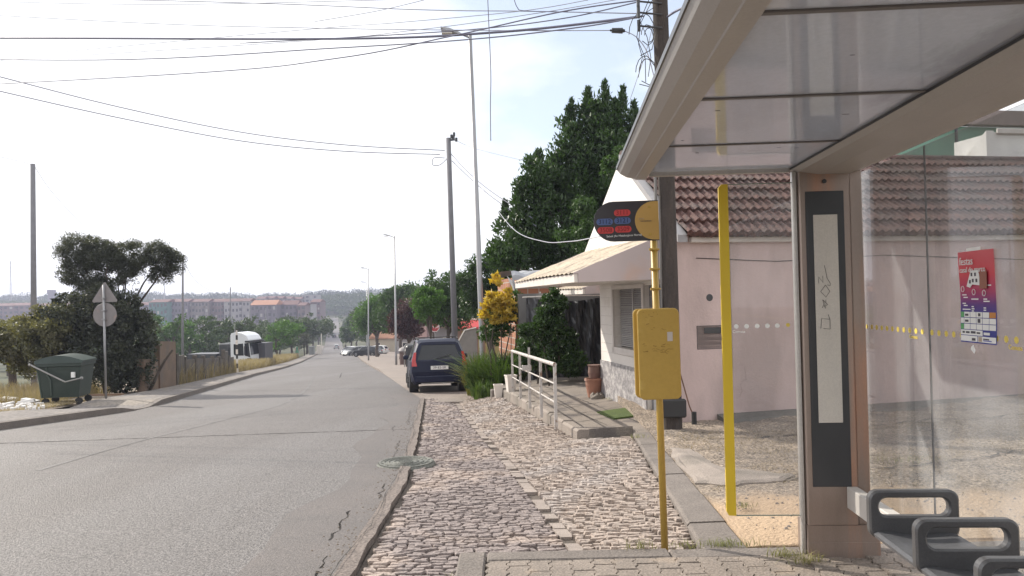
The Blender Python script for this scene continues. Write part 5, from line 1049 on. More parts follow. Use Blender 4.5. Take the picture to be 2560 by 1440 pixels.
while y < 43:
    w = rr.uniform(1.3, 2.1); h = rr.uniform(.95, 1.3); y1 = y+w; th = .07; dx = rr.uniform(-.05, .05)
    b = MB(); b.loft([[(fl_(y)-th+dx, y, z0), (fl_(y)+dx, y, z0), (fl_(y1), y1-.05, z1_), (fl_(y1)-th, y1-.05, z1_)] for z0, z1_ in ((prof(y)-.3, prof(y1)-.3), (prof(y)+h, prof(y1)+h+rr.uniform(-.06, .06)))]); b.build('slab', m_fslab, FN)
    b = MB(); b.box(fl_(y)-.1, fl_(y)+.05, y-.13, y+.03, prof(y)-.3, prof(y)+h+.12); b.build('post', m_fslab, FN); y = y1+rr.choice([0, .1, .3])
q = at(593, 922, 43.5); MKz = prof(43.5)+.1; MK = thing('marker_pole', 'black and white banded pole at the end of the slab fence', 'marker pole', (q.x, 43.5, MKz))
hgt = at(593, 826, 43.5).z-MKz
for k in range(9):
    b = MB(); b.tube([(0, 0, hgt*k/9), (0, 0, hgt*(k+1)/9)], .06 if k < 8 else .045, 12); b.build('band', m_black if k % 2 else m_wpaint, MK)
# small roadside things further on
q = at(783, 880, 128); b = MB(); b.box(-.42, .42, -.35, .35, 0, 1.35, .05); b.box(-.48, .48, -.42, .42, 1.35, 1.45, .03); o = b.build('kiosk', mat('kiosk_grey', (.25, .26, .26), rough=.7), label='small grey box kiosk on the far left pavement', cat='kiosk'); o.location = (q.x-.2, 128, prof(128)+.1)
q = at(797, 878, 133); b = MB(); b.box(-.3, .3, -.2, .2, 0, 1.6, .05); b.tube([(.5, 0, 0), (.5, 0, 3.6)], .07); o = b.build('gatepost', m_wpaint, label='pale gatepost and thin mast beside the far pavement', cat='gatepost'); o.location = (q.x, 133, prof(133)+.1)
# bins between lamp and dark car
CB = []
for i, (px, d, sc, lab) in enumerate(((1013, 58.5, 1.0, 'brown round litter container with grey lid beside the second lamp'), (1028, 57.5, 1.0, 'brown round litter container nearer the dark car'))):
    q = at(px, 900, d); t = thing('litter_container', lab, 'litter container', (q.x, d, prof(d)), group='round litter containers'); b = MB(); b.lathe([(.42, 0), (.44, 1.1), (.001, 1.1)], n=24); b.build('body', mat('bin_brown', (.14, .09, .08), (.1, .065, .06), rough=.7), t)
    b = MB(); b.lathe([(.5, 1.1), (.52, 1.2), (.4, 1.38), (.15, 1.5), (.001, 1.5)], n=24); b.build('lid', m_sback, t)
t = thing('glass_container', 'dark container with pale rounded frame just left of the dark car', 'container', (at(1036, 900, 50).x, 50, prof(50)), .1); b = MB(); b.box(-.55, .55, -.5, .5, 0, 1.55, .12); b.build('body', m_dark, t); b = MB(); b.tube([(-.62, -.52, .1), (-.62, -.52, 1.45), (-.5, -.52, 1.62), (.6, -.52, 1.68)], .035, 8); b.build('frame', m_galv, t)
# stop sign
q = at(1087, 818, 62); t = thing('stop_sign', 'red octagonal stop sign rising above the dark car roof', 'stop sign', (q.x, 62, prof(62))); zc_ = q.z-prof(62)
b = MB(); b.tube([(0, 0, 0), (0, 0, zc_+.3)], .035); b.build('pole', m_lamp, t)
b = MB(); b.prism([(.4*math.cos(R(22.5+45*k)), -.04, zc_+.4*math.sin(R(22.5+45*k))) for k in range(8)], (0, -.01, 0)); pl = b.build('sign_plate', m_white, t)
b = MB(); b.prism([(.36*math.cos(R(22.5+45*k)), -.052, zc_+.36*math.sin(R(22.5+45*k))) for k in range(8)], (0, -.004, 0)); b.build('red_face', mat('stop_red', (.35, .03, .03), rough=.5), pl)
text('lettering', 'STOP', .27, m_white, pl, frameM((0, -.058, zc_), (1, 0, 0), (0, 0, 1)))
# curved wall end seen between car and bush
q = at(1140, 880, 33); b = MB(); P = [(-1.6, 0), (-1.6, 1.15), (-.9, 1.2), (-.3, 1.3), (.1, 1.6), (.4, 2.1), (.9, 2.2), (.9, 0)]
b.prism([(x, 0, z) for x, z in P], (0, .18, 0)); o = b.build('garden_wall', mat('garden_wall_render', (.2, .18, .17), (.26, .24, .22), rough=.9), label='low garden wall with a curved rising top behind the dark car', cat='wall'); o.location = (q.x, 33, prof(33)-.1)  # mottled grey-brown wall
b = MB(); b.tube([(x, -.02, z+.03) for x, z in P[1:7]], .035, 6); b.build('coping', m_wpaint, o)
# ================================================================ PEOPLE (far away)
def person(lab, loc, rz, top, legs, skirt=None, stride=.16):
    V = {'pel': (0, 0, .93), 'wai': (0, 0, 1.08), 'che': (0, .01, 1.32), 'nek': (0, 0, 1.47), 'chn': (0, .02, 1.54), 'hed': (0, .02, 1.66),
         'hl': (-.09, 0, .9), 'kl': (-.1, stride*.6, .49), 'al': (-.1, stride*.4, .08), 'tl': (-.1, stride*.4+.14, .04), 'hr': (.09, 0, .9), 'kr': (.1, -stride*.1, .49), 'ar': (.1, -stride, .1), 'tr': (.1, -stride+.13, .04),
         'sl': (-.17, 0, 1.42), 'el': (-.22, -.05, 1.15), 'wl': (-.22, .05, .93), 'fl': (-.22, .08, .84), 'sr': (.17, 0, 1.42), 'er': (.22, .0, 1.15), 'wr': (.21, .1, .95), 'fr': (.2, .14, .87)}
    Rr = {'pel': .14, 'wai': .115, 'che': .14, 'nek': .055, 'chn': .06, 'hed': .1, 'hl': .09, 'kl': .06, 'al': .042, 'tl': .035, 'hr': .09, 'kr': .06, 'ar': .042, 'tr': .035, 'sl': .055, 'el': .042, 'wl': .03, 'fl': .028, 'sr': .055, 'er': .042, 'wr': .03, 'fr': .028}
    ks = list(V); E = [('pel', 'wai'), ('wai', 'che'), ('che', 'nek'), ('nek', 'chn'), ('chn', 'hed'), ('pel', 'hl'), ('hl', 'kl'), ('kl', 'al'), ('al', 'tl'), ('pel', 'hr'), ('hr', 'kr'), ('kr', 'ar'), ('ar', 'tr'), ('che', 'sl'), ('sl', 'el'), ('el', 'wl'), ('wl', 'fl'), ('che', 'sr'), ('sr', 'er'), ('er', 'wr'), ('wr', 'fr')]
    t = thing('person', lab, 'person', loc, rz)
    me = bpy.data.meshes.new('body'); me.from_pydata([V[k] for k in ks], [(ks.index(a_), ks.index(c_)) for a_, c_ in E], []); o = link('body', me, mat('skin', (.42, .24, .17), rough=.6), t)
    md = o.modifiers.new('s', 'SKIN'); sv = me.skin_vertices[0].data
    for i, k in enumerate(ks): sv[i].radius = (Rr[k], Rr[k]*.85)
    sv[0].use_root = True; o.modifiers.new('u', 'SUBSURF').levels = 1; o.modifiers['u'].render_levels = 1
    b = MB(); b.loft([[(w*math.cos(a_), d_*math.sin(a_), z) for a_ in [R(q) for q in range(0, 360, 30)]] for w, d_, z in ((.19, .15, .92), (.16, .13, 1.1), (.2, .15, 1.3), (.2, .13, 1.42), (.08, .07, 1.5))]); b.build('shirt', top, t)
    for s, e_, a_, k_ in ((-1, V['hl'], V['al'], V['kl']), (1, V['hr'], V['ar'], V['kr'])): b = MB(); b.tube([e_, k_, tuple(Vector(k_).lerp(Vector(a_), .8))], [.115, .085, .065], 10); b.build('trouser_leg', legs, t)
    if skirt: b = MB(); b.loft([[(w*math.cos(a_), w*.85*math.sin(a_), z) for a_ in [R(q) for q in range(0, 360, 30)]] for w, z in ((.3, .55), (.22, .8), (.17, .98))]); b.build('dress', skirt, t)
    b = MB(); b.loft([[(w*math.cos(a_), -.02+w*math.sin(a_), z) for a_ in [R(q) for q in range(0, 360, 30)]] for w, z in ((.09, 1.58), (.115, 1.66), (.1, 1.75), (.04, 1.79))]); b.build('hair', m_black, t); return t
q = at(743, 890, 113); person('person in a green dress walking along the left pavement', (q.x, 113, prof(113)+.13), R(12), mat('cloth_green', (.12, .25, .17), rough=.9), mat('cloth_skin', (.3, .18, .14), rough=.8), mat('cloth_green', (.12, .25, .17)))
q = at(850, 850, 215); person('small dark-clothed person on the right edge of the distant road', (q.x+1.5, 215, prof(215)), R(190), m_black, m_dark)
# ================================================================ FAR BUILDINGS
def wallm(name, c): return mat(name, c, tuple(v*.85 for v in c), rough=.9, scale=.4)
m_farw = mat('far_window', (.07, .065, .075), (.1, .095, .1), rough=.4)
m_rt = mat('far_roof_tile', (.14, .07, .06), (.11, .06, .055), rough=.9, scale=.5); m_rto = mat('far_roof_orange', (.36, .18, .11), (.32, .16, .1), rough=.9, scale=.5)
def block(px0, px1, ytop, ybase, d, lab, wall, roof, floors=4, cols=4, rise=1.4, dep=11, cat='apartment block', base=None, group=None):
    a_, c_ = at(px0, 750, d), at(px1, 750, d); w = c_.x-a_.x; zt = at((px0+px1)/2, ytop, d).z; zb = base if base is not None else at((px0+px1)/2, ybase, d).z
    zg = min(zb, terr((a_.x+c_.x)/2, d))-1
    t = thing('building', lab, cat, (a_.x, d, zb), 0, group); h = zt-zb; e = h-rise
    b = MB(); b.box(0, w, 0, dep, zg-zb, e); b.build('wall', wall, t)
    b = MB()
    if rise > .2: b.loft([[(-.3, -.4, e), (w+.3, -.4, e), (w+.3, dep+.4, e), (-.3, dep+.4, e)], [(-.3+.3, dep/2-.2, e+rise), (w, dep/2-.2, e+rise), (w, dep/2+.2, e+rise), (0, dep/2+.2, e+rise)]])
    else: b.box(-.2, w+.2, -.2, dep+.2, e, e+.3)
    b.build('roof', roof, t)
    fh = e/floors; cw = w/cols
    for i in range(floors):
        for j in range(cols):
            x = cw*(j+.5); z = fh*(i+.5); ww = min(1.5, cw*.5)
            b = MB()
            if (j+i*0) % 3 == 1: b.box(x-cw*.36, x+cw*.36, -.9, -.01, z-fh*.45, z-fh*.12); b.build('balcony', wall, t); b = MB(); b.box(x-ww*.7, x+ww*.7, -.06, -.012, z-fh*.1, z+fh*.33); b.build('window', m_farw, t)
            else: b.box(x-ww/2, x+ww/2, -.06, -.012, z-fh*.2, z+fh*.25); b.build('window', m_farw if (i*7+j*3) % 4 else m_shut, t)
    return t
w1, w2, w3, w4, w5 = wallm('far_lilac', (.2, .175, .2)), wallm('far_cream', (.24, .21, .2)), wallm('far_teal', (.1, .2, .18)), wallm('far_white', (.36, .34, .35)), wallm('far_rose', (.21, .16, .16))
GA = 'apartment blocks across the valley'
block(372, 418, 748, 826, 345, 'leftmost hazy apartment block with teal painted wall', w3, m_rt, 4, 5, group=GA)
block(419, 470, 747, 830, 350, 'pale lilac apartment block right of the teal one', w1, m_rt, 5, 6, group=GA)
block(471, 520, 747, 830, 352, 'cream apartment block left of the middle utility pole', w2, m_rt, 5, 6, group=GA)
block(521, 559, 747, 829, 355, 'rose apartment block in the middle of the row', w5, m_rt, 5, 5, group=GA)
block(560, 624, 746, 828, 350, 'white-topped apartment block behind the lorry cab', w4, m_rt, 5, 7, group=GA)
block(626, 690, 750, 832, 338, 'apartment block under a bright orange tiled roof', w1, m_rto, 4, 6, rise=2.2, group=GA)
block(692, 742, 751, 826, 345, 'grey-lilac apartment block right of the orange roof', w1, m_rt, 4, 5, rise=2, group=GA)
block(743, 762, 756, 826, 342, 'narrow dark end block beside the white balconies', w5, m_rt, 4, 2, group=GA)
block(758, 776, 760, 800, 350, 'small block with bright white balconies', w4, m_rt, 3, 1, rise=.1, group=GA)
block(776, 800, 748, 800, 372, 'hazy rose block at the right end of the row', w5, m_rt, 4, 3, group=GA)
GB = 'houses up the far hillside'
rr = random.Random(31)
for i, (a_, c_, yt, lab) in enumerate(((640, 662, 741, 'hill house with white gable above the orange roof'), (664, 684, 740, 'second small hill house left of the pines'), (686, 706, 740, 'third hill house with a pale roof light'), (708, 728, 741, 'fourth hill house on the crest row'), (730, 752, 742, 'fifth hill house, next to the large pale building'), (754, 792, 738, 'large pale flat-roofed building on the hill crest'), (797, 814, 750, 'tiny white hill cottage right of the pale building'), (818, 842, 752, 'long low hill house above the road end'), (846, 866, 750, 'brownish low hill house below the pines'), (894, 925, 742, 'pale house on the crest left of the lamps'), (935, 950, 744, 'small white crest house behind the thin lamp'))):
    block(a_, c_, yt-(2 if i > 5 else 0), 768 if i < 6 else 758, 470+i*6 if i < 6 else 640+i*5, lab, (w4, w2, w5)[i % 3] if i != 5 else w4, m_rt if i != 5 else w4, 2 if i != 5 else 3, 2 if c_-a_ < 30 else 4, rise=1.5 if i != 5 else .1, cat='house', group=GB)
GC = 'long buildings in the haze at far left'
block(-60, 74, 758, 800, 400, 'long brownish building at the left edge in the haze', w5, m_rt, 3, 10, group=GC); block(92, 190, 757, 800, 410, 'second hazy long building right of the thick pole', w2, m_rt, 3, 8, group=GC); block(192, 300, 758, 800, 405, 'third hazy long building behind the road sign', w5, m_rt, 3, 8, group=GC); block(300, 370, 756, 805, 395, 'hazy building just behind the olive tree trunk', w1, m_rt, 4, 5, group=GC)
b = MB(); q = at(129, 748, 620); b.box(-2, 2, -2, 2, -12, 6.8, .2); b.box(-2.4, 2.4, -2.4, 2.4, 4.2, 7.6, .2); o = b.build('water_tower', w1, label='square water tower on the hazy horizon', cat='water tower'); o.location = (q.x, 620, q.z)
for px, y0, lab, r_ in ((27, 652, 'tall lattice radio mast faint at the left', 1.1), (411, 700, 'thin radio mast behind the olive tree edge', .5)):
    q = at(px, 752, 640); zt = at(px, y0, 640).z; t = thing('radio_mast', lab, 'radio mast', (q.x, 640, -6)); b = MB(); h = zt+6
    for k in range(4): a_ = math.pi/2*k; b.tube([(r_*math.cos(a_), r_*math.sin(a_), 0), (r_*.25*math.cos(a_), r_*.25*math.sin(a_), h)], .16, 4)
    for j in range(14):
        z0, z1 = h*j/14, h*(j+1)/14; s0, s1 = r_*(1-.75*j/14), r_*(1-.75*(j+1)/14)
        b.tube([(s0, 0, z0), (0, s1, z1)], .09, 4); b.tube([(0, s0, z0), (-s1, 0, z1)], .09, 4)
    b.build('lattice', m_lamp, t)
# right of the road: low houses behind the trees
m_beige = wallm('beige_house', (.5, .43, .33))
def house2(px0, px1, ytop, d, lab, wall, roof, dep=9, h=None, rz=0):
    a_, c_ = at(px0, 850, d), at(px1, 850, d); zt = at(px0, ytop, d).z; z0 = prof(d)-.3; w = c_.x-a_.x; t = thing('house', lab, 'house', (a_.x, d, z0), rz); e = zt-z0-1.2
    b = MB(); b.box(0, w, 0, dep, -1, e); b.build('wall', wall, t); b = MB(); b.loft([[(-.4, -.5, e), (w+.4, -.5, e), (w+.4, dep+.5, e), (-.4, dep+.5, e)], [(.2, dep/2, e+1.6), (w-.2, dep/2, e+1.6), (w-.2, dep/2+.1, e+1.6), (.2, dep/2+.1, e+1.6)]]); b.build('roof', roof, t)
    for k in range(max(1, int(w/3.2))):
        x = 1.5+3.2*k; b = MB(); b.box(x-.5, x+.5, -.05, -.01, e*.35, e*.75); f = b.build('window', m_wpaint, t); b = MB(); b.box(x-.42, x+.42, -.07, -.052, e*.38, e*.72); b.build('pane', m_dglass, f)
    return t
house2(925, 990, 832, 150, 'beige house behind the parked cars under the trees', m_beige, m_rto)
house2(990, 1062, 826, 120, 'white house behind the dark twisted trunks', w4, m_rt)
house2(1082, 1135, 790, 75, 'white two-storey house behind the stop sign', w4, m_rt, dep=6)
t = thing('cafe', 'small cafe front with red awning beyond the bushes', 'cafe', (at(1140, 840, 55).x, 55, prof(55)-.3), .1); zt = at(1140, 800, 55).z-prof(55)+.3
b = MB(); b.box(0, 4.2, 0, 5, -1, zt); b.build('wall', wallm('cafe_wall', (.3, .2, .16)), t)
b = MB(); b.prism([(-.1, -.02, zt-.05), (-.1, -1.1, zt-.5), (-.1, -1.1, zt-.62), (-.1, -.02, zt-.2)], (4.3, 0, 0)); b.build('awning', mat('awning_red', (.5, .05, .05), (.4, .04, .04), rough=.7), t)
for x in (.4, 1.6, 2.8): b = MB(); b.box(x, x+.9, -.05, -.01, .8, zt-.8); b.build('window', mat('window_yellow', (.4, .3, .12), rough=.4), t)
# ================================================================ VEGETATION
def clumps(blobs, k, cr, rng):
    """blobs: (cx,cy,cz,rx,ry,rz); k clumps per unit weight, biased to the outside"""
    vol = np.array([b_[3]*b_[4]*b_[5] for b_ in blobs])**.67; pr_ = vol/vol.sum(); out_ = []
    idx = rng.choice(len(blobs), k, p=pr_)
    for i in idx:
        c = blobs[i]; v = rng.normal(size=3); v /= np.linalg.norm(v); u = rng.uniform(.35, 1)**.5
        out_.append((c[0]+v[0]*c[3]*u, c[1]+v[1]*c[4]*u, c[2]+v[2]*c[5]*u, cr*rng.uniform(.55, 1.25)))
    return np.array(out_)
def leaves(name, cl, n, L_, Wd, m, parent=None, rng=RNG, up=.3, droop=0, flat=.75, **k):
    i = rng.integers(0, len(cl), n); c = cl[i]; v = rng.normal(size=(n, 3)); v /= np.linalg.norm(v, axis=1)[:, None]; r_ = c[:, 3]*rng.uniform(0, 1, n)**.45
    P = c[:, :3]+v*r_[:, None]*np.array([1, 1, flat]); d = v*.7+rng.normal(size=(n, 3))*.6; d[:, 2] += up-droop; d /= np.linalg.norm(d, axis=1)[:, None]
    s = np.cross(d, rng.normal(size=(n, 3))); s /= np.linalg.norm(s, axis=1)[:, None]; l_ = L_*rng.uniform(.6, 1.3, n)[:, None]; w = Wd*rng.uniform(.6, 1.3, n)[:, None]
    nr = np.cross(d, s)*l_*.12
    V = np.stack([P-d*l_*.5, P+s*w*.5+nr, P+d*l_*.5, P-s*w*.5+nr], 1).reshape(-1, 3); Q = np.arange(4*n).reshape(n, 4)
    return link(name, npmesh(name, V, Q), m, parent, **k)
def pb(px, py, rpx, rpy, d, dd=None, dz=0):
    p = at(px, py, d); s = d/F; return (p.x, d+(dd or 0), p.z, rpx*s, (rpx+rpy)/2*s*.8, rpy*s)
def limb(b, p0, p1, r0, r1, seed, seg=5):
    r_ = random.Random(seed); p0, p1 = Vector(p0), Vector(p1); L_ = (p1-p0).length; pts = [p0.lerp(p1, i/seg)+Vector((r_.uniform(-1, 1), r_.uniform(-1, 1), 0))*L_*.04*(0 < i < seg) for i in range(seg+1)]
    b.tube(pts, [r0+(r1-r0)*i/seg for i in range(seg+1)], 7)
m_bark = mat('bark', (.1, .08, .065), (.06, .048, .04), rough=.95, scale=6, stretch=(4, 4, .6), speck=.3)
def tree(name, lab, cat, blobs, base, nc, cr, nl, L_, Wd, m, r0=.18, seed=1, group=None, up=.3, flat=.75, limbs=6, kind=None):
    rng = np.random.default_rng(seed); t = thing(name, lab, cat, base, world=True, group=group); b = MB(); base = Vector(base)
    cl = clumps(blobs, nc, cr, rng); cen = Vector(cl[:, :3].mean(0)); fork = base.lerp(cen, .5); limb(b, base-Vector((0, 0, .3)), fork, r0, r0*.7, seed)
    for i in rng.choice(len(cl), min(limbs, len(cl)), replace=False): limb(b, fork, cl[i][:3], r0*.5, r0*.12, seed+int(i))
    b.build('trunk', m_bark, t); leaves('crown', cl, nl, L_, Wd, m, t, rng, up=up, flat=flat); return t
lf_dark = leafmat('leaf_dark_glossy', (.024, .052, .015), (.05, .09, .024), rough=.36, trans=.25); lf_olive = leafmat('leaf_olive', (.07, .078, .058), (.045, .052, .04), trans=.2)
lf_mid = leafmat('leaf_mid_green', (.032, .07, .018), (.055, .1, .024), trans=.25); lf_bright = leafmat('leaf_bright', (.05, .115, .022), (.08, .15, .03), trans=.3)
lf_yel = leafmat('leaf_yellow', (.5, .33, .04), (.38, .3, .06), trans=.3); lf_maroon = leafmat('leaf_maroon', (.06, .022, .022), (.045, .02, .02), trans=.15)
lf_bram = leafmat('leaf_bramble', (.15, .145, .09), (.08, .088, .05), trans=.25); lf_far = leafmat('leaf_far', (.045, .075, .03), (.07, .1, .035), scale=.15, trans=.15)
lf_blue = leafmat('leaf_pine', (.03, .055, .025), (.045, .075, .03), scale=.1, trans=.1); lf_dry = leafmat('dry_grass', (.33, .27, .17), (.24, .19, .12), trans=.12, rough=.8)
lf_grass = leafmat('strap_leaf', (.06, .11, .025), (.12, .17, .035), trans=.2)
# --- big evergreen behind the house
d = 24.5
B = [pb(1470, 325, 24, 75, d), pb(1512, 315, 22, 80, d), pb(1556, 310, 18, 62, d, .5), pb(1425, 355, 30, 70, d), pb(1590, 335, 24, 60, d, .5), pb(1390, 430, 40, 50, d), pb(1500, 380, 90, 90, d), pb(1345, 440, 34, 60, d-1), pb(1330, 490, 50, 45, d-1),
     pb(1470, 480, 130, 80, d), pb(1420, 560, 150, 80, d), pb(1310, 570, 65, 65, d-1), pb(1540, 560, 80, 90, d, .5), pb(1265, 640, 45, 40, d-1.5), pb(1400, 640, 160, 50, d), pb(1580, 430, 50, 90, d, 1)]
BT = tree('evergreen_tree', 'tall dark evergreen tree with pointed tops towering behind the canopy', 'tree', B, (at(1450, 900, d).x, d, -1.4), 560, .36, 36000, .2, .07, lf_dark, .28, 11, up=.8, flat=1.1, limbs=16)
rng = np.random.default_rng(5)
tips = [(1470, 215), (1512, 200), (1556, 212), (1420, 262), (1345, 372), (1430, 245), (1585, 250), (1300, 440), (1262, 500), (1490, 250), (1535, 245)]
cl = np.array([[*(at(px, py+8+14*k, d)), .09+.05*k] for px, py in tips for k in range(5)]); leaves('spire', cl, 3200, .2, .06, lf_dark, BT, rng, up=1.2, flat=1.3)
leaves('sunlit_tint_foliage', clumps(B, 200, .3, rng), 9000, .19, .07, lf_mid, BT, rng, up=.8)  # lighter green leaves mixed in as painted sunlit tips
# creeper with paler hanging leaves on the evergreen
cl = clumps([pb(1560, 390, 22, 30, d-3.2), pb(1535, 420, 28, 30, d-3.2), pb(1460, 560, 22, 80, d-3), pb(1500, 600, 60, 30, d-3), pb(1440, 590, 60, 26, d-3)], 60, .24, rng)
t = thing('climbing_plant', 'paler green climber hanging over the dark evergreen crown', 'climbing plant', (at(1500, 640, d-3).x, d-3, -1.2)); leaves('foliage', cl-np.array([[t.location.x, t.location.y, t.location.z, 0]]), 5200, .13, .05, lf_mid, t, rng, up=-.3)
b = MB(); limb(b, (0, 0, 0), (0, .4, 3.2), .05, .03, 3); b.build('stem', m_bark, t)
# --- trees lining the right side, receding
tree('broadleaf_tree', 'dark green tree between the tall lamp and the big evergreen', 'tree', [pb(1215, 700, 60, 60, 34), pb(1170, 720, 45, 45, 34), pb(1260, 680, 50, 50, 34), pb(1230, 760, 70, 50, 34)], (at(1225, 900, 34).x, 34, -1.9), 160, .42, 12000, .17, .07, lf_dark, .16, 21)
tree('broadleaf_tree', 'mid green tree rising directly behind the parked dark car', 'tree', [pb(1110, 720, 55, 45, 44), pb(1085, 755, 50, 45, 44), pb(1150, 740, 45, 60, 44), pb(1120, 790, 60, 40, 44)], (at(1120, 900, 44).x, 44, -2.4), 160, .45, 12000, .19, .08, lf_mid, .16, 22)
tree('broadleaf_tree', 'bright leafy tree overhanging right of the second lamp', 'tree', [pb(1075, 745, 38, 32, 40), pb(1060, 770, 25, 25, 40)], (at(1085, 900, 41).x, 41, -2.2), 50, .35, 3800, .17, .07, lf_bright, .1, 23)
tree('maroon_tree', 'dark red-leaved tree with twisted trunks beside the second lamp', 'tree', [pb(1015, 790, 42, 42, 66), pb(1045, 800, 36, 40, 66), pb(1000, 815, 30, 28, 66)], (at(1022, 900, 66).x, 66, -3.9), 90, .6, 6500, .26, .13, lf_maroon, .2, 24, limbs=10)
GT = 'street trees shading the parked cars'
tree('street_tree', 'airy-topped green street tree behind the second lamp', 'tree', [pb(1010, 745, 60, 32, 84), pb(985, 730, 28, 14, 84), pb(1040, 728, 34, 18, 84), pb(975, 790, 50, 38, 84), pb(1030, 770, 50, 40, 84)], (at(1000, 900, 84).x, 84, -4.8), 130, .85, 9000, .34, .16, lf_mid, .22, 25, GT, limbs=10)
tree('street_tree', 'bright green street tree between the third and second lamps', 'tree', [pb(925, 790, 36, 36, 100), pb(950, 770, 36, 36, 100), pb(905, 810, 18, 26, 100), pb(960, 805, 34, 26, 100)], (at(945, 900, 100).x, 100, -5.6), 120, .9, 8500, .36, .18, lf_bright, .25, 26, GT, limbs=10)
tree('street_tree', 'darker street tree just left of the third lamp, farther off', 'tree', [pb(880, 815, 20, 30, 190), pb(868, 835, 16, 22, 190)], (at(880, 880, 190).x, 190, prof(190)), 60, 1.2, 4000, .5, .25, lf_mid, .25, 27, GT)
tree('street_tree', 'broad green street tree filling the gap right of the maroon tree', 'tree', [pb(1075, 745, 50, 36, 72), pb(1110, 775, 50, 40, 72), pb(1060, 780, 34, 34, 72)], (at(1088, 880, 72).x, 72, prof(72)), 110, .7, 8000, .28, .13, lf_mid, .2, 28, GT, limbs=8)
tree('street_tree', 'wide-crowned street tree behind the white cars of the row', 'tree', [pb(905, 800, 26, 34, 150), pb(935, 785, 34, 34, 150), pb(970, 770, 34, 36, 150), pb(1000, 765, 30, 34, 150)], (at(940, 870, 150).x, 150, prof(150)), 110, 1.3, 8500, .5, .25, lf_far, .25, 29, GT, limbs=8)
# --- olive tree and dark bush on the left
d = 26
B = [pb(200, 625, 58, 36, d), pb(250, 640, 60, 38, d), pb(320, 640, 70, 42, d), pb(390, 640, 45, 34, d), pb(432, 655, 26, 26, d), pb(185, 680, 40, 30, d), pb(290, 690, 60, 24, d), pb(400, 685, 24, 22, d), pb(230, 715, 50, 25, d)]
tree('olive_tree', 'grey-green olive tree with flat umbrella crown over the dark bush', 'tree', B, (at(285, 950, d).x, d, -1.5), 420, .25, 52000, .08, .028, lf_olive, .1, 31, limbs=9, up=.2)
d = 25
B = [pb(190, 800, 90, 60, d), pb(290, 790, 80, 60, d), pb(325, 860, 60, 90, d), pb(240, 880, 90, 80, d), pb(310, 930, 72, 50, d, -.2), pb(150, 850, 60, 70, d), pb(250, 760, 60, 40, d), pb(352, 900, 18, 60, d+.5)]
rng = np.random.default_rng(33); x0 = at(280, 950, d).x; t = thing('bush', 'large dense dark bush filling the space behind the road sign', 'bush', (x0, d, -1.3), world=True)
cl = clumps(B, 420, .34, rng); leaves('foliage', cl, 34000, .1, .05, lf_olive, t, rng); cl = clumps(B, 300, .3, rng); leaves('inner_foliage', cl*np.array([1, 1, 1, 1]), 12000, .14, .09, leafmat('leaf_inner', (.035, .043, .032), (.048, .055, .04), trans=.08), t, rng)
b = MB(); [limb(b, (x0+dx, d, -1.5), (x0+dx*2, d, .2), .07, .03, i) for i, dx in enumerate((-.8, -.2, .4, 1))]; b.build('stem', m_bark, t)
d = 23
B = [pb(40, 850, 90, 50, d+2), pb(110, 830, 70, 60, d+1.5), pb(-60, 860, 90, 60, d+2), pb(140, 800, 50, 40, d+2), pb(90, 900, 60, 40, d+2.5)]
t = thing('bramble_thicket', 'pale brambles and dry scrub behind the green container', 'bramble thicket', (at(60, 950, d).x, d, -1.3), world=True)
cl = clumps(B, 300, .34, rng); leaves('foliage', cl, 22000, .11, .07, lf_bram, t, rng); 
def blades(name, pts, h, w, m, rng, lean=.35, bend=.5, parent=None, **k):
    """pts (n,3); each blade a bent two-segment strip"""
    n = len(pts); a_ = rng.uniform(0, 2*np.pi, n); ln = rng.uniform(.1, 1, n)*lean; hh = h*rng.uniform(.5, 1.25, n); dx = np.stack([np.cos(a_), np.sin(a_), np.zeros(n)], 1); sd = np.stack([-np.sin(a_), np.cos(a_), np.zeros(n)], 1)*w*rng.uniform(.6, 1.2, n)[:, None]/2
    Z = np.array([0, 0, 1.]); p1 = pts+dx*(ln*hh*.5)[:, None]+Z*(hh*.6)[:, None]; p2 = pts+dx*(ln*hh*(1+bend))[:, None]+Z*(hh*(1-bend*ln*.5))[:, None]
    V = np.stack([pts-sd, pts+sd, p1+sd*.8, p1-sd*.8, p2+sd*.15, p2-sd*.15], 1).reshape(-1, 3); o_ = np.arange(n)[:, None]*6; Q = np.concatenate([o_+np.array([0, 1, 2, 3]), o_+np.array([3, 2, 4, 5])])
    return link(name, npmesh(name, V, Q), m, parent, **k)
n = 9000; y = rng.uniform(20.5, 27, n); x = np.interp(y, [p[0] for p in LE], [p[1] for p in LE])-rng.uniform(3.2, 9, n); z = np.array([prof(v) for v in y])-.05
blades('dry_grass', np.stack([x, y, z], 1), .5, .012, lf_dry, rng, kind='stuff', label='straw-coloured dry grass around the brambles at far left', cat='dry grass')
# fence grass, far straw
n = 2600; y = rng.uniform(28.5, 44, n); x = np.interp(y, [p[0] for p in LE], [p[1] for p in LE])-1.52+np.where(rng.uniform(size=n) < .25, rng.uniform(.0, .12, n), -rng.uniform(.15, .9, n)); z = np.array([prof(v) for v in y])+.05
blades('dry_grass', np.stack([x, y, z], 1), .75, .02, lf_dry, rng, kind='stuff', label='tall dry grass growing against the slab fence', cat='dry grass')
n = 15000; y = rng.uniform(44, 105, n); x = np.interp(y, [p[0] for p in LE], [p[1] for p in LE])-1.5-np.abs(rng.normal(0, 1.6, n)); z = np.array([prof(v) for v in y])-.02
blades('dry_grass', np.stack([x, y, z], 1), .75, .05, lf_dry, rng, kind='stuff', label='yellow straw verge along the left pavement past the fence', cat='dry grass')
n = 5000; y = rng.uniform(13.5, 21, n); x = np.interp(y, [p[0] for p in LE], [p[1] for p in LE])-2.2-np.abs(rng.normal(0, .55, n)); z = np.array([prof(v) for v in y])+.08
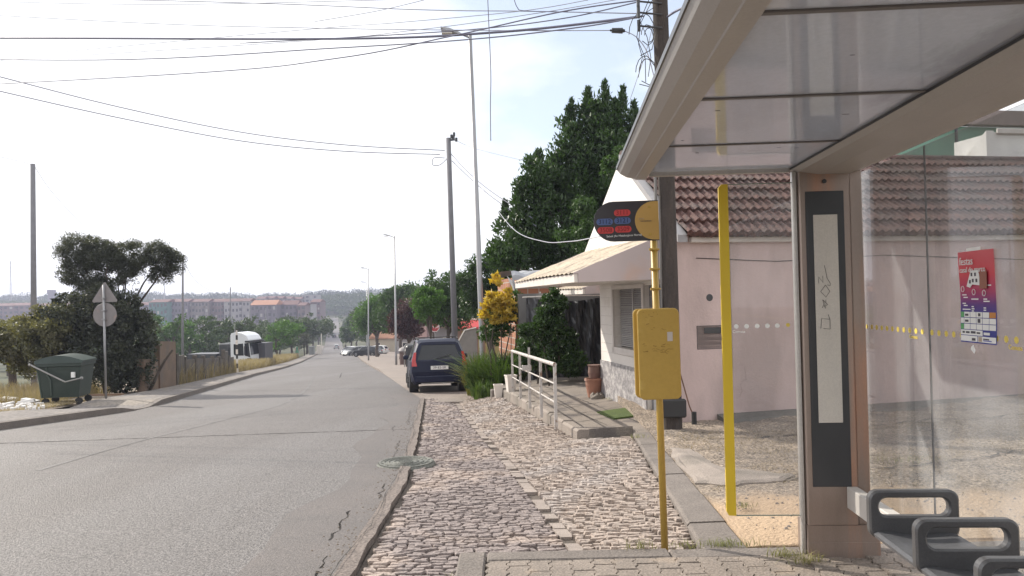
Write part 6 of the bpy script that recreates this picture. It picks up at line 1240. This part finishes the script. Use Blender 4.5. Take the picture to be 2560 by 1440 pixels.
blades('straw_litter', np.stack([x, y, z], 1), .07, .015, lf_dry, rng, lean=2.0, kind='stuff', label='flattened straw lying behind the left pavement', cat='straw')
# --- yellow-leaved shrub, strap-leaved bushes, dark shrub at the shed
d = 19.2; q = at(1245, 930, d)
t = thing('yellow_shrub', 'tall shrub with bright yellow leaves in front of the brick shed', 'shrub', (q.x, d, -.75), world=True); rng = np.random.default_rng(41)
By = [pb(1246, 705, 13, 22, d), pb(1235, 755, 30, 30, d), pb(1262, 745, 26, 26, d), pb(1222, 790, 22, 24, d), pb(1215, 745, 16, 12, d), pb(1275, 775, 20, 22, d), pb(1250, 790, 30, 20, d)]
leaves('yellow_foliage', clumps(By, 70, .10, rng), 1700, .17, .065, lf_yel, t, rng, up=.5); leaves('green_foliage', clumps([pb(1255, 790, 42, 50, d, .3), pb(1290, 760, 22, 30, d, .3), pb(1235, 830, 40, 30, d, .3)], 80, .15, rng), 2600, .11, .045, lf_mid, t, rng)
b = MB(); [limb(b, (q.x+dx*.3, d, -.9), (q.x+dx, d, .9), .03, .012, i) for i, dx in enumerate((-.3, -.1, .1, .35, .5))]; b.build('stem', m_bark, t)
t = thing('shrub', 'dark glossy shrub climbing in front of the shed by the canopy', 'shrub', (at(1390, 920, 16.8).x, 16.8, -.4), world=True); d = 16.8
leaves('foliage', clumps([pb(1392, 720, 14, 24, d), pb(1385, 760, 26, 30, d), pb(1375, 800, 36, 34, d), pb(1340, 830, 40, 24, d), pb(1400, 850, 46, 34, d), pb(1410, 895, 50, 36, d), pb(1330, 860, 40, 24, d, .4)], 170, .14, rng), 9500, .085, .045, lf_dark, t, rng)
b = MB(); [limb(b, (at(1390, 920, d).x+dx*.3, d, -.5), (at(1390, 920, d).x+dx, d, 1.2), .025, .01, i) for i, dx in enumerate((-.4, -.1, .05))]; b.build('stem', m_bark, t)
t = thing('shrub', 'low green shrub between the railing and the dark porch', 'shrub', (at(1340, 930, 17.6).x, 17.6, -.45), world=True); d = 17.6
leaves('foliage', clumps([pb(1345, 895, 50, 30, d), pb(1420, 910, 50, 26, d), pb(1310, 880, 26, 30, d)], 110, .15, rng), 6000, .1, .03, lf_mid, t, rng, up=.8)
b = MB(); limb(b, (at(1340, 930, d).x, d, -.6), (at(1345, 890, d).x, d, .1), .03, .015, 2); b.build('stem', m_bark, t)
GBn = 'strap-leaved bushes at the end of the railing'
for i, (px, py, d, n, h, wd, lab, mt_) in enumerate(((1195, 965, 21.2, 500, 1.05, .3, 'yellow-tinged grassy bush right beside the dark car', lf_yel), (1225, 960, 20.3, 1100, 1.25, .5, 'tall strap-leaved bush in front of the tall lamp', lf_grass), (1270, 950, 19.3, 800, 1.2, .4, 'strap-leaved bush behind the far end of the railing', lf_grass), (1215, 985, 18.9, 260, .55, .3, 'low spiky tuft hanging over the cobbles', lf_grass))):
    q = at(px, py, d); t = thing('bush', lab, 'bush', (q.x, d, prof(d)), group=GBn); a_ = rng.uniform(0, 6.28, n); r_ = wd*np.sqrt(rng.uniform(0, 1, n))
    blades('leaves', np.stack([r_*np.cos(a_), r_*np.sin(a_), np.full(n, -.02)], 1), h*.9, .045, mt_ if i else leafmat('leaf_lime', (.2, .19, .035), (.1, .13, .03), trans=.2), rng, lean=.6, bend=.8, parent=t)
    if i in (1, 2): leaves('foliage', clumps([(0, 0, .5, wd*1.2, wd, .5)], 60, .16, rng), 3000, .12, .03, lf_mid, t, rng, up=.6)
# weeds
P = []
for cx, cy, cz, s, n in ((gz(1600, 1362, 0).x, 4.87, 0, .06, 50), (1.35, 5.05, -.06, .05, 60), (1.72, 4.55, 0, .06, 90), (1.45, 5.0, -.04, .08, 60), (1.75, 5.9, -.04, .06, 50), (2.9, 6.9, -.02, .12, 80), (-.35, 4.6, -.08, .05, 30), (1.15, 5.1, -.08, .1, 60), (.2, 4.92, -.1, .2, 60), (1.52, 9.5, -.15, .1, 40), (3.7, 7.2, 0, .2, 90), (1.75, 13.3, -.17, .1, 60), (1.62, 4.66, 0, .05, 70)):
    for k in range(n): P.append((cx+RNG.normal(0, s), cy+RNG.normal(0, s*.4), cz))
blades('weeds', np.array(P), .055, .005, leafmat('weed', (.14, .16, .06), (.3, .25, .12), trans=.2), RNG, lean=1.1, kind='stuff', label='small weeds growing from joints and edges', cat='weeds')
n = 12000; x = RNG.uniform(1.7, 8, n); y = RNG.uniform(6.2, 9.6, n); keep = (np.sin(x*2.1+y)+np.sin(y*3.3-x*1.2) > -.2) & (x > np.interp(y, [4.87, 9.9], [1.6, 1.9])); x, y = x[keep], y[keep]
blades('dead_grass', np.stack([x, y, np.array([yz(a_, c_) for a_, c_ in zip(x, y)])-.004], 1), .035, .006, leafmat('dead_weed', (.3, .24, .17), (.22, .18, .13), trans=.1), RNG, lean=2.5, kind='stuff', label='flat dead grass matted over the gravel yard', cat='dead grass')
# pebbles in the yard
b = MB(); rr = random.Random(17)
for i in range(1500):
    x, y = rr.uniform(1.7, 7.5), rr.uniform(5.1, 9.8)
    if x < rk(min(9.9, y))+.1: continue
    s = rr.uniform(.004, .016)*(1.8 if rr.random() < .05 else 1); z = yz(x, y); P_ = [(x+s*rr.uniform(.7, 1.2)*math.cos(a_), y+s*rr.uniform(.7, 1.2)*math.sin(a_), z) for a_ in (0, 1.2, 2.5, 3.7, 5)]; b.loft([[(p[0], p[1], z-.01) for p in P_], P_, [(x+(p[0]-x)*.5, y+(p[1]-y)*.5, z+s*.7) for p in P_]])
b.build('pebbles', m_conc, kind='stuff', label='loose pebbles strewn over the yard', cat='pebbles')
# --- valley trees: individuals near the road, then woodland masses
def proto(seed, H_, Wd_, nl, leafL, m):
    rng = np.random.default_rng(seed); k = rng.integers(4, 7); bl = [(rng.uniform(-.45, .45)*Wd_, rng.uniform(-.4, .4)*Wd_, H_*rng.uniform(.45, .85), Wd_*.45, Wd_*.45, H_*.2) for _ in range(k)]; cl = clumps(bl, 60, Wd_*.14, rng)
    t = thing('valley_tree', 'x', 'tree', (0, 0, 0)); b = MB(); limb(b, (0, 0, -.5), (0, 0, H_*.5), H_*.03, H_*.02, seed); [limb(b, (0, 0, H_*.45), cl[i][:3], H_*.015, H_*.005, seed+i) for i in range(5)]; b.build('trunk', m_bark, t); leaves('crown', cl, nl, leafL, leafL*.5, m, t, rng); return t
protos = [proto(70+i, 8, 6.5, 2600, .5, (lf_mid, lf_far, lf_far, lf_olive, lf_bright)[i]) for i in range(5)]
spots = [(690, 850, 105, .75, 4, 'light green feathery tree right of the dark container', ), (650, 835, 140, 1.1, 1, 'rounded tree behind the dark container'), (728, 850, 150, 1.0, 2, 'dark tree left of the small kiosk'), (765, 840, 170, 1.25, 1, 'tall dark tree beside the road before the dip'), (795, 830, 215, 1.2, 2, 'dark tree leaning over the far left road edge'),
         (742, 820, 230, 1.2, 1, 'dark tree mass below the white balconies'), (700, 830, 200, 1.1, 2, 'shadowed tree under the grey-lilac block'), (610, 845, 120, .9, 1, 'tree directly behind the lorry cab'), (560, 850, 110, .9, 2, 'tree behind the flatbed of the lorry'), (520, 850, 125, 1.0, 0, 'tree above the slab fence, left of the flatbed'),
         (475, 850, 110, .95, 4, 'pale tree just right of the middle utility pole'), (430, 850, 95, .9, 0, 'tree between the dark bush and the middle pole'), (400, 840, 130, 1.1, 1, 'tree half hidden by the dark bush'), (20, 850, 100, .9, 3, 'hazy tree at the far left edge'), (120, 850, 120, 1.0, 1, 'hazy tree behind the thick pale pole'),
         (780, 862, 142, .5, 3, 'small grey-green shrub-like tree behind the kiosk'), (870, 835, 260, 1.3, 1, 'tree on the right where the road dips'), (880, 845, 160, 1.0, 2, 'dark tree right of the far road, above the parked cars'), (858, 825, 330, 1.4, 1, 'far tree right of the climbing road'), (808, 815, 300, 1.3, 2, 'far tree left of the climbing road'), (900, 850, 175, 1.1, 1, 'shaded tree behind the leftmost parked car')]
rr = random.Random(77); used = set()
for (px, py, d, s, k, lab) in spots:
    q = at(px, py, d); pr_ = protos[k]; o = pr_ if k not in used else dup(pr_); used.add(k)
    if px < 860 and d > 99 or px < 700: q.x = min(q.x, le(min(d, 520))-2.5)
    else: q.x = max(q.x, re_(d)+4.5)
    o.location = (q.x, d, terr(q.x, d)); o.rotation_euler = (0, 0, rr.uniform(0, 6)); o.scale = (s, s, s); o['label'] = lab; o['group'] = 'trees in the valley beside the road'
for k in range(5):
    if k not in used: [bpy.data.objects.remove(c) for c in list(protos[k].children)+[protos[k]]]
def wood(name, lab, pts, H_, W_, nl, leafL, m, seed, flat=.5, trunks=True):
    rng = np.random.default_rng(seed); cl = []
    for (x, y, s) in pts:
        z = terr(x, y)
        for _ in range(9): a_ = rng.uniform(0, 6.28); r_ = rng.uniform(0, .42)*W_*s; cl.append((x+r_*math.cos(a_), y+r_*math.sin(a_), z+H_*s*rng.uniform(.5, .95), W_*s*.24))
    return leaves(name, np.array(cl), nl, leafL, leafL*.6, m, None, rng, flat=flat, kind='stuff', label=lab, cat='woodland')
rng = np.random.default_rng(90); P = []
for _ in range(520):
    y = rng.uniform(110, 335); L0 = le(y)-5; px = rng.uniform(-100, 800); x = (px-1280)/F*y
    if x < L0: P.append((x, y, rng.uniform(.5, 1.0)))
wood('valley_scrub', 'mass of green scrub and trees filling the valley floor', P, 5.5, 7, 60000, .75, lf_far, 1)
P = []
for _ in range(1300):
    y = rng.uniform(365, 700); px = rng.uniform(-120, 1150); x = (px-1280)/F*y
    if not (le(min(y, 520))-3 < x < re_(min(y, 520))+3 and y < 530): P.append((x, y, rng.uniform(.6, 1.0)))
for _ in range(260):
    y = rng.uniform(536, 690); px = rng.uniform(780, 930); P.append(((px-1280)/F*y, y, rng.uniform(.6, 1.0)))
wood('hillside_wood', 'woodland covering the far hillside between the houses', P, 6.5, 11, 150000, 1.35, lf_far, 2)
P = [((px-1280)/F*y, y, s) for px, y, s in [(rng.uniform(-150, 1250), rng.uniform(700, 860), rng.uniform(.75, 1.15)) for _ in range(260)]]
wood('pine_skyline', 'row of umbrella pines forming the dark horizon line', P, 12.5, 20, 60000, 1.5, lf_blue, 3, flat=.45)
P = []
for _ in range(200):
    y = rng.uniform(150, 420); x = re_(y)+rng.uniform(6, 60); P.append((x, y, rng.uniform(.8, 1.3)))
wood('roadside_wood', 'trees massed right of the road beyond the houses', P, 8, 9, 30000, .8, lf_far, 4)
# ================================================================ HAZE (far things fade to pale blue)
b = MB(); b.box(-900, 500, -60, 1100, -40, 40); hz = b.build('haze', None, kind='stuff', label='thin pale air haze over the valley', cat='haze')
mh_ = bpy.data.materials.new('haze'); mh_.use_nodes = True; n = mh_.node_tree; n.nodes.clear(); o_ = n.nodes.new('ShaderNodeOutputMaterial'); v_ = n.nodes.new('ShaderNodeVolumePrincipled')
v_.inputs['Color'].default_value = (.72, .76, 1, 1); v_.inputs['Density'].default_value = .0005; v_.inputs['Anisotropy'].default_value = .35; n.links.new(v_.outputs[0], o_.inputs['Volume']); hz.data.materials.append(mh_)
for o in list(bpy.data.objects):
    if '_w' in o: del o['_w']
